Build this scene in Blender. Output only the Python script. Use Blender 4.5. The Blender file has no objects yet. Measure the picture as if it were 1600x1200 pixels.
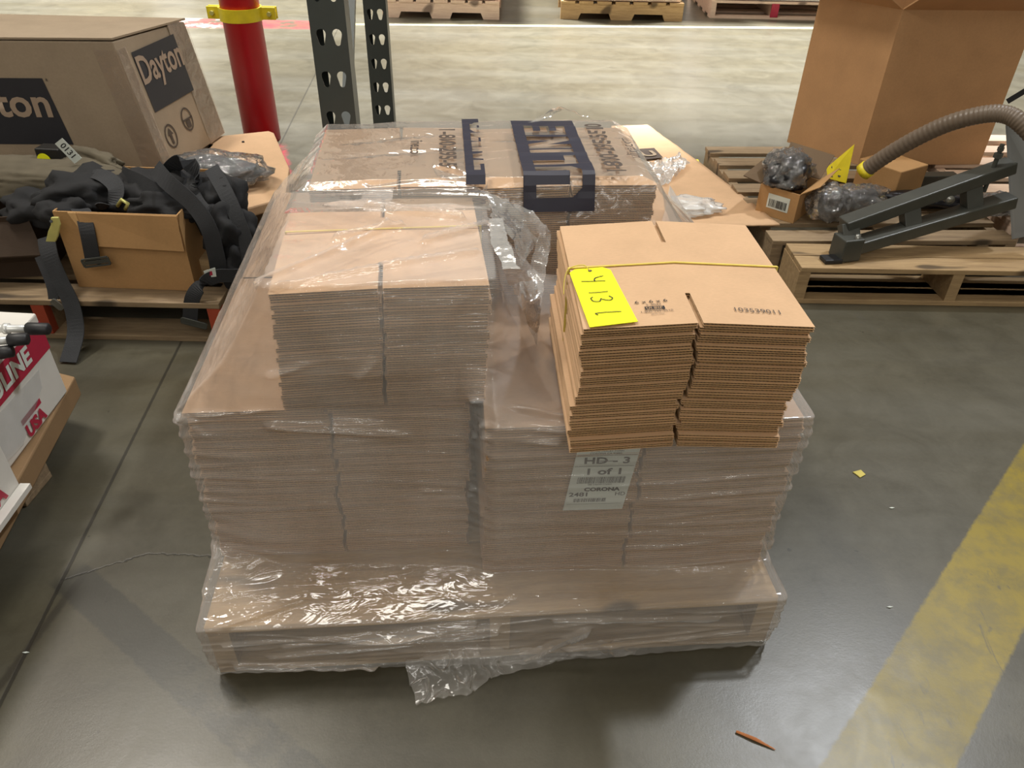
import bpy, bmesh, math, random
from mathutils import Vector, Matrix, noise, Quaternion
from mathutils.bvhtree import BVHTree
random.seed(7)
sc = bpy.context.scene
COL = sc.collection
R = math.radians

# ------------------------------------------------------------------ camera
cam_d = bpy.data.cameras.new('camera'); cam = bpy.data.objects.new('camera', cam_d); COL.objects.link(cam)
cam_d.sensor_width = 36.0; cam_d.lens = 27.0; cam_d.clip_start = .02; cam_d.clip_end = 200
p_, r_ = R(36.2), R(1.22)
rt = Vector((1, 0, 0)); fw = Vector((0, math.cos(p_), -math.sin(p_))); up = Vector((0, math.sin(p_), math.cos(p_)))
cx = rt * math.cos(r_) + up * math.sin(r_); cy = -rt * math.sin(r_) + up * math.cos(r_)
M = Matrix((cx, cy, -fw)).transposed().to_4x4(); M.translation = (0, 0, 1.25)
cam.matrix_world = M
sc.camera = cam

# ------------------------------------------------------------------ world, lamps, exposure
w = bpy.data.worlds.new('warehouse_air'); sc.world = w; w.use_nodes = True
bg = w.node_tree.nodes['Background']; bg.inputs[0].default_value = (1.0, .90, .72, 1); bg.inputs[1].default_value = .24
def lamp(name, loc, power, color, size, kind='AREA', target=None, cone=100, blend=.6):
    d = bpy.data.lights.new(name, kind); d.energy = power; d.color = color
    if kind == 'AREA': d.shape = 'RECTANGLE'; d.size, d.size_y = size
    else: d.shadow_soft_size = size[0]; d.spot_size = R(cone); d.spot_blend = blend
    o = bpy.data.objects.new(name, d); COL.objects.link(o); o.location = loc
    v = Vector(target if target else (loc[0], loc[1], 0)) - Vector(loc)
    o.rotation_euler = v.to_track_quat('-Z', 'Y').to_euler()
    return o
lamp('overhead_light', (3.5, 4.3, 7), 1280, (.94, .97, 1), (.22, 0), 'SPOT', target=(-.1, .8, 0), cone=44, blend=1)
lamp('overhead_light', (-1.2, 7.6, 6.5), 8800, (1, .985, .95), (.35, 0), 'SPOT', cone=76, blend=.4)
lamp('overhead_light', (3.2, 7.6, 6.5), 8800, (1, .985, .95), (.35, 0), 'SPOT', cone=76, blend=.4)
lamp('overhead_light', (-5.4, 7.6, 6.5), 7500, (1, .985, .95), (.35, 0), 'SPOT', cone=76, blend=.4)
lamp('overhead_light', (-3.0, 3.0, 6), 195, (1, .94, .84), (1.2, .3), target=(0, 1, 0))
lamp('overhead_light', (-.6, 2.2, 7), 110, (1, .95, .86), (2.4, .9), target=(0, 1.3, 0))  # soft overhead light added to brighten top faces without the fronts
lamp('film_streak_light', (.8, -4.6, 5.2), 60, (1, .97, .9), (4.5, .14), target=(0, .5, 0))  # unseen strip lights added behind the camera to give the film bright streaks
lamp('film_streak_light', (-1.5, -2.6, 5.6), 45, (1, .97, .9), (4.5, .14), target=(0, .8, 0))
lamp('film_streak_light', (1.5, -6.5, 4.0), 45, (1, .97, .9), (5, .14), target=(0, .8, 0))
vs = sc.view_settings; vs.view_transform = 'Standard'; vs.look = 'None'; vs.exposure = 0.0; vs.gamma = 1.0; vs.use_curve_mapping = False
sc.cycles.transparent_max_bounces = 32

# ------------------------------------------------------------------ node helpers
class NT:
    def __init__(s, name):
        s.m = bpy.data.materials.new(name); s.m.use_nodes = True
        s.t = s.m.node_tree; s.n = s.t.nodes; s.b = s.n['Principled BSDF']; s.out = s.n['Material Output']
        s.co = s.n.new('ShaderNodeTexCoord')
    def new(s, k, **kw):
        x = s.n.new(k)
        for a, v in kw.items(): setattr(x, a, v)
        return x
    def L(s, a, b): s.t.links.new(a, b)
    def inp(s, node, i, v):
        if isinstance(v, bpy.types.NodeSocket): s.L(v, node.inputs[i])
        else: node.inputs[i].default_value = v
    def math(s, op, a, b=0, c=0, clamp=False):
        x = s.new('ShaderNodeMath', operation=op, use_clamp=clamp)
        s.inp(x, 0, a); s.inp(x, 1, b); s.inp(x, 2, c); return x.outputs[0]
    def mix(s, f, a, b):
        x = s.new('ShaderNodeMix', data_type='RGBA')
        s.inp(x, 0, f); s.inp(x, 6, a); s.inp(x, 7, b); return x.outputs[2]
    def noise(s, scale, detail=4, rough=.5, stretch=None, coord='Object', dist=0):
        x = s.new('ShaderNodeTexNoise'); x.inputs['Scale'].default_value = scale
        x.inputs['Detail'].default_value = detail; x.inputs['Roughness'].default_value = rough; x.inputs['Distortion'].default_value = dist
        src = s.co.outputs[coord]
        if stretch:
            mp = s.new('ShaderNodeMapping'); mp.inputs['Scale'].default_value = stretch; s.L(src, mp.inputs[0]); src = mp.outputs[0]
        s.L(src, x.inputs['Vector']); return x.outputs[0]
    def ramp(s, v, a, b):
        x = s.new('ShaderNodeMapRange'); s.inp(x, 0, v); x.inputs[1].default_value = a; x.inputs[2].default_value = b; return x.outputs[0]
    def bump(s, h, st, dist=.01):
        x = s.new('ShaderNodeBump'); x.inputs['Strength'].default_value = st; x.inputs['Distance'].default_value = dist
        s.L(h, x.inputs['Height']); return x.outputs[0]
def c4(c): return (c[0], c[1], c[2], 1)
def srgb(r, g, b):
    f = lambda v: (v / 255 / 12.92) if v / 255 <= .04045 else ((v / 255 + .055) / 1.055) ** 2.4
    return (f(r), f(g), f(b))
def simple(name, col, rough=.6, metal=0, var=.12, scale=20, bump=0, bscale=60, spec=.5, stretch=None):
    t = NT(name)
    n = t.noise(scale, 4, .55, stretch)
    d = tuple(max(0, c * (1 - var)) for c in col); l = tuple(min(1, c * (1 + var)) for c in col)
    t.L(t.mix(t.ramp(n, .3, .7), c4(d), c4(l)), t.b.inputs['Base Color'])
    t.b.inputs['Roughness'].default_value = rough; t.b.inputs['Metallic'].default_value = metal
    t.b.inputs['Specular IOR Level'].default_value = spec
    if bump: t.L(t.bump(t.noise(bscale, 3, .5, stretch), bump, .004), t.b.inputs['Normal'])
    return t.m
def cardboard(name, col, var=.08):
    t = NT(name)
    a = t.noise(9, 3, .6); b = t.noise(140, 3, .6, (1, 3, 1))
    s_ = t.math('ADD', t.math('MULTIPLY', a, .6), t.math('MULTIPLY', b, .4))
    t.L(t.mix(t.ramp(s_, .35, .65), c4([c * (1 - var) for c in col]), c4([c * (1 + var) for c in col])), t.b.inputs['Base Color'])
    t.b.inputs['Roughness'].default_value = .72; t.b.inputs['Specular IOR Level'].default_value = .3
    wv = t.noise(60, 2, .5, (1, 8, 1)); t.L(t.bump(wv, .08, .002), t.b.inputs['Normal'])
    return t.m
def flute(name, dark, light):
    t = NT(name)
    w_ = t.new('ShaderNodeTexWave', wave_type='BANDS', bands_direction='X'); w_.inputs['Scale'].default_value = 95; w_.inputs['Distortion'].default_value = 3.5
    w_.inputs['Detail Scale'].default_value = 3
    mp = t.new('ShaderNodeMapping'); mp.inputs['Rotation'].default_value = (0, R(50), R(12)); t.L(t.co.outputs['Object'], mp.inputs[0]); t.L(mp.outputs[0], w_.inputs['Vector'])
    t.L(t.mix(t.ramp(w_.outputs['Fac'], .35, .8), c4(dark), c4(light)), t.b.inputs['Base Color']); t.b.inputs['Roughness'].default_value = .9
    return t.m
def wood(name, a, b, knots=True, rough=.75):
    t = NT(name)
    g = t.noise(5, 5, .6, (1.2, 14, 14), dist=.6); f = t.noise(50, 3, .6, (1, 10, 10))
    v = t.math('ADD', t.math('MULTIPLY', g, .7), t.math('MULTIPLY', f, .3))
    c = t.mix(t.ramp(v, .36, .62), c4(a), c4(b))
    if knots:
        k = t.ramp(t.noise(4.5, 1, .4, (1, 3, 1)), .70, .76); c = t.mix(k, c, c4([x * .35 for x in a]))
    t.L(c, t.b.inputs['Base Color']); t.b.inputs['Roughness'].default_value = rough
    t.L(t.bump(v, .35, .003), t.b.inputs['Normal'])
    return t.m
def film(name, haze=.1, tint=(1, .96, .92), gloss=.55, rough=.13, bscale=30, stretch=(1, 1, 1), bst=.35):
    t = NT(name); t.n.remove(t.b)
    tr = t.new('ShaderNodeBsdfTransparent'); df = t.new('ShaderNodeBsdfDiffuse'); df.inputs[0].default_value = c4(tint)
    gl = t.new('ShaderNodeBsdfGlossy'); gl.inputs['Roughness'].default_value = rough; gl.inputs['Color'].default_value = (1, 1, 1, 1)
    fr = t.new('ShaderNodeFresnel'); fr.inputs[0].default_value = 1.5
    h = t.noise(bscale, 3, .5, stretch, dist=.8); h2 = t.noise(bscale * .3, 2, .5, dist=1.2)
    bp = t.bump(t.math('ADD', h, t.math('MULTIPLY', h2, 2)), bst, .012)
    t.L(bp, gl.inputs['Normal']); t.L(bp, fr.inputs['Normal'])
    m1 = t.new('ShaderNodeMixShader')
    hz = t.ramp(t.noise(6, 3, .6), .2, .8)
    t.L(t.math('MULTIPLY_ADD', hz, haze * .8, haze * .6), m1.inputs[0]); t.L(tr.outputs[0], m1.inputs[1]); t.L(df.outputs[0], m1.inputs[2])
    m2 = t.new('ShaderNodeMixShader')
    t.L(t.math('MULTIPLY_ADD', fr.outputs[0], gloss, .05 * gloss, True), m2.inputs[0]); t.L(m1.outputs[0], m2.inputs[1]); t.L(gl.outputs[0], m2.inputs[2])
    t.L(m2.outputs[0], t.out.inputs[0])
    return t.m

MT = {}
MT['card'] = cardboard('kraft_cardboard', srgb(204, 168, 132))
MT['card_print'] = cardboard('kraft_cardboard_base', srgb(192, 158, 126))
MT['card_warm'] = cardboard('kraft_cardboard_warm', srgb(178, 138, 92))
MT['card_box'] = cardboard('kraft_cardboard_grey', srgb(166, 148, 126))
MT['card_dark'] = cardboard('dark_brown_cardboard', srgb(110, 90, 68))
MT['card_tray_shaded'] = cardboard('shade_dulled_tray_cardboard', srgb(142, 114, 82))  # kraft dulled to paint in the shade on the tray sides
MT['card_shaded'] = cardboard('shade_darkened_cardboard', srgb(58, 44, 32))  # cardboard darkened to paint in the shade at the far left
MT['card_big'] = cardboard('kraft_cardboard_tall_box', srgb(188, 146, 104))
MT['liner'] = cardboard('cut_liner_edge', srgb(198, 158, 108))
MT['flute'] = flute('corrugated_flute', srgb(58, 43, 27), srgb(122, 94, 62))  # dark bands paint in the shade inside the flute holes
MT['flute_side'] = MT['flute']
MT['wood'] = wood('pallet_pine', srgb(146, 120, 86), srgb(176, 148, 108))
MT['wood_y'] = wood('pallet_pine_fresh', srgb(160, 128, 86), srgb(190, 158, 112))
MT['wood_g'] = wood('pallet_pine_weathered', srgb(124, 104, 80), srgb(156, 134, 104))
MT['wood_p'] = wood('pallet_pine_pink', srgb(208, 178, 156), srgb(226, 200, 176))
MT['orange'] = simple('orange_red_end_paint', srgb(168, 70, 44), .7)
MT['film'] = film('clear_shrink_film', haze=.14, bst=.2)
MT['film_grey'] = film('clear_film_doubled', haze=.26, bst=.25, tint=(.92, .92, .9))
MT['film_front'] = film('clear_shrink_film_streaked', haze=.2, stretch=(1, 1, 9), bscale=14, bst=.35, rough=.09)
MT['film_milky'] = film('milky_folded_film', haze=.42, tint=(.95, .95, .93), rough=.2)
MT['bag'] = film('clear_poly_bag', haze=.08, gloss=.9, rough=.08, bscale=45, bst=.8, tint=(.9, .9, .9))
MT['navy'] = simple('navy_print', srgb(42, 41, 56), .5, var=.05)
MT['ink'] = simple('black_ink', srgb(30, 28, 30), .6, var=.05)
MT['ink_soft'] = simple('grey_ink', srgb(78, 66, 58), .6, var=.05)
MT['dayton'] = simple('charcoal_blue_print', srgb(46, 46, 52), .5, var=.05)
MT['dletter'] = simple('unprinted_kraft_lettering', srgb(172, 150, 130), .7, var=.05)
MT['tag'] = simple('fluorescent_yellow_card', (.93, .95, .01), .55, var=.03)
MT['strap'] = simple('pale_yellow_twine', srgb(222, 200, 96), .5)
MT['paper'] = simple('white_label_paper', srgb(206, 212, 204), .5, var=.04)
MT['white_card'] = simple('white_printed_carton', srgb(214, 210, 202), .5, var=.05, scale=8)
MT['red_print'] = simple('crimson_print', srgb(170, 34, 62), .45, var=.08)
MT['red_pole'] = simple('red_gloss_paint', srgb(196, 20, 32), .32, var=.08, scale=6)
MT['yellow_metal'] = simple('yellow_painted_steel', srgb(226, 206, 40), .45)
MT['brass'] = simple('yellow_zinc_plate', srgb(200, 196, 120), .35, .25)
MT['rack'] = simple('dark_grey_rack_paint', srgb(66, 72, 70), .4, var=.05)
MT['web'] = simple('black_webbing', srgb(40, 41, 44), .75, var=.15, bump=.3, bscale=400)
MT['cloth'] = simple('black_fabric', srgb(25, 25, 27), .85, var=.2)
MT['olive'] = simple('olive_canvas', srgb(92, 84, 68), .85, var=.12)
MT['steel_dark'] = simple('dark_grey_painted_steel', srgb(66, 67, 62), .42, var=.1)
MT['steel'] = simple('zinc_steel', srgb(150, 150, 145), .3, .8)
MT['plate'] = simple('grey_steel_plate', srgb(150, 152, 152), .35, .5, var=.06, scale=5)
MT['rubber'] = simple('black_rubber', srgb(30, 30, 32), .5)
MT['chrome'] = simple('bright_tube', srgb(220, 220, 216), .25, .3, var=.04)
MT['grey_part'] = simple('grey_rubber_part', srgb(84, 88, 92), .4, var=.25, scale=30, bump=.5, bscale=50)
MT['dark_part'] = simple('black_bagged_part', srgb(24, 24, 28), .3, var=.3, bump=.5, bscale=60)
MT['load'] = simple('wrapped_load', srgb(206, 204, 202), .35, bump=.4, bscale=30)
MT['load_tan'] = simple('wrapped_tan_load', srgb(214, 192, 176), .4, bump=.4, bscale=30)
MT['black'] = simple('black_plastic', srgb(24, 24, 24), .4)
MT['cream'] = simple('pale_strapping', srgb(206, 198, 160), .4)
MT['leaf'] = simple('dry_scrap', srgb(190, 176, 90), .7)
def hose_mat():
    t = NT('ribbed_hose_rubber'); t.b.inputs['Base Color'].default_value = c4(srgb(112, 98, 84)); t.b.inputs['Roughness'].default_value = .42
    return t.m
MT['hose'] = hose_mat()

# ------------------------------------------------------------------ mesh helpers
def link(o, parent=None):
    COL.objects.link(o)
    if parent: o.parent = parent
    return o
def tag(o, label=None, cat=None, group=None, kind=None):
    if label: o['label'] = label
    if cat: o['category'] = cat
    if group: o['group'] = group
    if kind: o['kind'] = kind
    return o
def empty(name, loc, rz=0, label=None, cat=None, group=None):
    o = bpy.data.objects.new(name, None); o.empty_display_size = .05; link(o)
    o.location = loc; o.rotation_euler = (0, 0, rz); tag(o, label, cat, group); return o
def mesh_obj(name, verts, faces, mats, parent=None, smooth=False, fm=None, loc=None):
    me = bpy.data.meshes.new(name); me.from_pydata([tuple(v) for v in verts], [], faces)
    for m in (mats if isinstance(mats, (list, tuple)) else [mats]): me.materials.append(m)
    if fm: me.polygons.foreach_set('material_index', fm)
    if smooth: me.polygons.foreach_set('use_smooth', [True] * len(faces))
    me.update()
    o = bpy.data.objects.new(name, me); link(o, parent)
    if loc: o.location = loc
    return o
class MB:
    def __init__(s): s.v = []; s.f = []; s.m = []
    def add(s, vs, fs, m=0):
        k = len(s.v); s.v += [Vector(q) for q in vs]; s.f += [[i + k for i in f] for f in fs]; s.m += [m] * len(fs); return s
    def box(s, x0, y0, z0, x1, y1, z1, m=0, X=None):
        vs = [Vector((x, y, z)) for z in (z0, z1) for (x, y) in ((x0, y0), (x1, y0), (x1, y1), (x0, y1))]
        if X: vs = [X @ q for q in vs]
        return s.add(vs, [(3, 2, 1, 0), (4, 5, 6, 7), (0, 1, 5, 4), (1, 2, 6, 5), (2, 3, 7, 6), (3, 0, 4, 7)], m)
    def prism(s, poly, off, m=0):
        n = len(poly); off = Vector(off); a = [Vector(q) for q in poly]; b = [q + off for q in a]
        return s.add(a + b, [list(range(n))[::-1], list(range(n, 2 * n))] + [[i, (i + 1) % n, n + (i + 1) % n, n + i] for i in range(n)], m)
    def bar(s, p, q, w, h, upv=(0, 0, 1), m=0):
        p, q = Vector(p), Vector(q); d = (q - p).normalized(); sd = d.cross(Vector(upv)).normalized(); u = sd.cross(d)
        vs = [c + sd * (i * w / 2) + u * (j * h / 2) for c in (p, q) for (i, j) in ((-1, -1), (1, -1), (1, 1), (-1, 1))]
        return s.add(vs, [(0, 1, 2, 3), (7, 6, 5, 4), (0, 4, 5, 1), (1, 5, 6, 2), (2, 6, 7, 3), (3, 7, 4, 0)], m)
    def tube(s, pts, r, n=16, m=0, caps=True):
        pts = [Vector(q) for q in pts]; rs = r if isinstance(r, (list, tuple)) else [r] * len(pts)
        k = len(s.v); prev = None
        for i, q in enumerate(pts):
            d = (pts[min(i + 1, len(pts) - 1)] - pts[max(i - 1, 0)]).normalized()
            if prev is None:
                a = d.orthogonal().normalized()
            else: a = (prev - d * prev.dot(d)).normalized()
            prev = a; b = d.cross(a)
            for j in range(n):
                t = 2 * math.pi * j / n; s.v.append(q + (a * math.cos(t) + b * math.sin(t)) * rs[i])
        for i in range(len(pts) - 1):
            for j in range(n):
                s.f.append([k + i * n + j, k + i * n + (j + 1) % n, k + (i + 1) * n + (j + 1) % n, k + (i + 1) * n + j]); s.m.append(m)
        if caps:
            s.f.append([k + j for j in range(n)][::-1]); s.m.append(m); e = k + (len(pts) - 1) * n; s.f.append([e + j for j in range(n)]); s.m.append(m)
        return s
    def build(s, name, mats, parent=None, smooth=False, bevel=0, loc=None):
        o = mesh_obj(name, s.v, s.f, mats, parent, smooth, s.m, loc)
        bm = bmesh.new(); bm.from_mesh(o.data); bmesh.ops.recalc_face_normals(bm, faces=bm.faces); bm.to_mesh(o.data); bm.free()
        if bevel:
            b = o.modifiers.new('bevel', 'BEVEL'); b.width = bevel; b.segments = 2; b.limit_method = 'ANGLE'
        return o
def catmull(P, n=8, closed=False):
    P = [Vector(q) for q in P]; out = []
    for i in range(len(P) - 1):
        a, b, c, d = P[max(i - 1, 0)], P[i], P[i + 1], P[min(i + 2, len(P) - 1)]
        for j in range(n):
            t = j / n; out.append(.5 * ((2 * b) + (c - a) * t + (2 * a - 5 * b + 4 * c - d) * t * t + (3 * b - a - 3 * c + d) * t ** 3))
    out.append(P[-1]); return out
def ribbon(name, pts, width, mat, parent=None, side=None, thick=.0025, n=8, twist=None, wob=0):
    """webbing strap along points; side = one vector or one per point, across the strap"""
    c = catmull(pts, n); m = len(pts)
    if side is None: side = (1, 0, 0)
    sds = [Vector(q) for q in side] if isinstance(side[0], (tuple, list, Vector)) else [Vector(side)] * m
    vs = []; K = len(c)
    for i, q in enumerate(c):
        u = i / n; a = min(int(u), m - 2); f = u - a
        sd = sds[a].lerp(sds[a + 1], f); d = (c[min(i + 1, K - 1)] - c[max(i - 1, 0)]).normalized()
        sd = (sd - d * sd.dot(d)).normalized(); nm = d.cross(sd)
        for (s_, h) in ((-1, -1), (1, -1), (1, 1), (-1, 1)):
            vs.append(q + sd * s_ * width / 2 + nm * h * thick / 2)
    fs = [[0, 1, 2, 3], [4 * K - 1, 4 * K - 2, 4 * K - 3, 4 * K - 4]]
    for i in range(K - 1):
        for j in range(4):
            fs.append([4 * i + j, 4 * (i + 1) + j, 4 * (i + 1) + (j + 1) % 4, 4 * i + (j + 1) % 4])
    return mesh_obj(name, vs, fs, mat, parent, False)
def blob(name, center, rad, mat, parent=None, seed=0, amp=.35, freq=2.5, sub=4, rot=0, crump=.1, flat=True):
    crump *= .5; amp *= .8
    bm = bmesh.new(); bmesh.ops.create_icosphere(bm, subdivisions=sub, radius=1)
    for v in bm.verts:
        d = v.co.copy(); k = 1 + amp * noise.noise(d * freq * .6 + Vector((seed * 3.1, 0, 0))) + crump * (1 - abs(noise.noise(d * freq * 2 + Vector((0, seed, 0)))) * 2)
        q = Vector((d.x * rad[0], d.y * rad[1], d.z * rad[2])) * k
        if flat and q.z < -rad[2] * .55: q.z = -rad[2] * .55
        v.co = Matrix.Rotation(rot, 3, 'Z') @ q + Vector(center)
    me = bpy.data.meshes.new(name); bm.to_mesh(me); bm.free(); me.materials.append(mat)
    me.polygons.foreach_set('use_smooth', [True] * len(me.polygons))
    return link(bpy.data.objects.new(name, me), parent)
def text(body, size, org, xd, yd, mat, parent, name='lettering', bold=0, align='CENTER', sx=1.0, shear=0, depth=0, world=False):
    """flat lettering at org with reading direction xd and upright direction yd (in the parent's space)"""
    cu = bpy.data.curves.new(name, 'FONT'); cu.body = body; cu.size = size; cu.offset = bold; cu.align_x = align; cu.align_y = 'CENTER'; cu.shear = shear
    cu.resolution_u = 3
    t = bpy.data.objects.new('tmp_text', cu); COL.objects.link(t)
    dg = bpy.context.evaluated_depsgraph_get(); dg.update()
    me = bpy.data.meshes.new_from_object(t.evaluated_get(dg)); COL.objects.unlink(t); bpy.data.objects.remove(t)
    xd = Vector(xd).normalized(); yd = Vector(yd); yd = (yd - xd * yd.dot(xd)).normalized(); org = Vector(org)
    for v in me.vertices: v.co = org + xd * (v.co.x * sx) + yd * v.co.y
    me.materials.clear(); me.materials.append(mat); me.name = name
    return link(bpy.data.objects.new(name, me), parent)
def quad(name, pts, mat, parent=None, thick=0, up=(0, 0, 1)):
    if thick: return MB().prism(pts, Vector(up).normalized() * thick).build(name, mat, parent)
    return mesh_obj(name, pts, [list(range(len(pts)))], mat, parent)
def strokes(name, lines, wd, org, xd, yd, mat, parent):
    org, xd, yd = Vector(org), Vector(xd).normalized(), Vector(yd).normalized(); nn = xd.cross(yd)
    mb = MB()
    for ln in lines:
        P = catmull([org + xd * a + yd * b for a, b in ln], 6); K = len(P); vs = []
        for i, q in enumerate(P):
            d = (P[min(i + 1, K - 1)] - P[max(i - 1, 0)]).normalized(); s_ = d.cross(nn)
            vs += [q - s_ * wd / 2, q + s_ * wd / 2]
        mb.add(vs, [[2 * i, 2 * i + 1, 2 * i + 3, 2 * i + 2] for i in range(K - 1)])
    return mb.build(name, mat, parent)
def uline_plate(w_, h_):
    """solid rectangle with the five letters left open; returned as a flat mesh in XY, origin at its centre"""
    cu = bpy.data.curves.new('logo', 'CURVE'); cu.dimensions = '2D'; cu.fill_mode = 'BOTH'
    def poly(P):
        s_ = cu.splines.new('POLY'); s_.points.add(len(P) - 1)
        for i, (x, y) in enumerate(P): s_.points[i].co = (x, y, 0, 1)
        s_.use_cyclic_u = True
    def sub(x0, y0, x1, y1, n=14): return [(x0 + (x1 - x0) * i / n, y0 + (y1 - y0) * i / n) for i in range(n)]
    W, Hh = w_ / 2, h_ / 2
    poly(sub(-W, -Hh, W, -Hh) + sub(W, -Hh, W, Hh) + sub(W, Hh, -W, Hh) + sub(-W, Hh, -W, -Hh))
    gh = h_ * .64; t = gh * .27; x = -w_ * .43; y0 = -gh / 2
    U = w_ * .86 / 4.55
    def g(P):
        Q = []
        for i in range(len(P)):
            a, b = P[i], P[(i + 1) % len(P)]; Q += sub(a[0], a[1], b[0], b[1], 5)
        poly([(x + a, y0 + b) for a, b in Q])
    k = U * .33; c = U * .24
    g([(0, gh), (0, c), (c, 0), (U - c, 0), (U, c), (U, gh), (U - k, gh), (U - k, t), (k, t), (k, gh)]); x += U * 1.17
    g([(0, gh), (0, 0), (U * .72, 0), (U * .72, t), (k, t), (k, gh)]); x += U * .86
    g([(0, gh), (0, 0), (k, 0), (k, gh)]); x += U * .42
    g([(0, gh), (0, 0), (k, 0), (k, gh * .55), (U - k * 1.1, 0), (U, 0), (U, gh), (U - k, gh), (U - k, gh * .45), (k * 1.1, gh)]); x += U * 1.17
    g([(0, gh), (0, 0), (U * .78, 0), (U * .78, t * .8), (k, t * .8), (k, gh * .39), (U * .7, gh * .39), (U * .7, gh * .61), (k, gh * .61), (k, gh - t * .8), (U * .78, gh - t * .8), (U * .78, gh)])
    o = bpy.data.objects.new('tmp', cu); COL.objects.link(o); dg = bpy.context.evaluated_depsgraph_get(); dg.update()
    me = bpy.data.meshes.new_from_object(o.evaluated_get(dg)); COL.objects.unlink(o); bpy.data.objects.remove(o); return me
def place_flat(me, name, org, xd, yd, mat, parent):
    xd = Vector(xd).normalized(); yd = Vector(yd); yd = (yd - xd * yd.dot(xd)).normalized(); org = Vector(org)
    for v in me.vertices: v.co = org + xd * v.co.x + yd * v.co.y
    me.materials.clear(); me.materials.append(mat); return link(bpy.data.objects.new(name, me), parent)
def carton_box(name, label, cat, foot, h, mat, wall=.006, open_top=False, flaps=None, lid=True, z=0, lean=(0, 0), group=None, drop=()):
    """a corrugated box on a footprint of world (x, y) corners"""
    ctr = Vector((sum(q[0] for q in foot) / len(foot), sum(q[1] for q in foot) / len(foot), z))
    root = empty(name, ctr, 0, label, cat, group)
    L = [Vector((q[0], q[1], z)) - ctr for q in foot]; T = Vector((lean[0], lean[1], h)); n = len(L)
    if open_top:
        mb = MB(); ins = [q * (1 - wall / max(q.length, .01)) for q in L]
        vs = L + [q + T for q in L] + [q + Vector((0, 0, wall)) for q in ins] + [q + T for q in ins]
        fs = [list(range(n))[::-1], [2 * n + i for i in range(n)]]
        for i in range(n):
            j = (i + 1) % n
            fs += [[i, j, n + j, n + i], [2 * n + j, 2 * n + i, 3 * n + i, 3 * n + j], [n + i, n + j, 3 * n + j, 3 * n + i]]
        mb.add(vs, fs); mb.build('box_body', mat, root)
    else:
        pb = MB().prism(L, T)
        for k, v in drop: pb.v[len(L) + k] = pb.v[len(L) + k] + Vector(v)
        pb.build('box_body', mat, root, bevel=.004)
    return root, L, T, ctr

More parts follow.
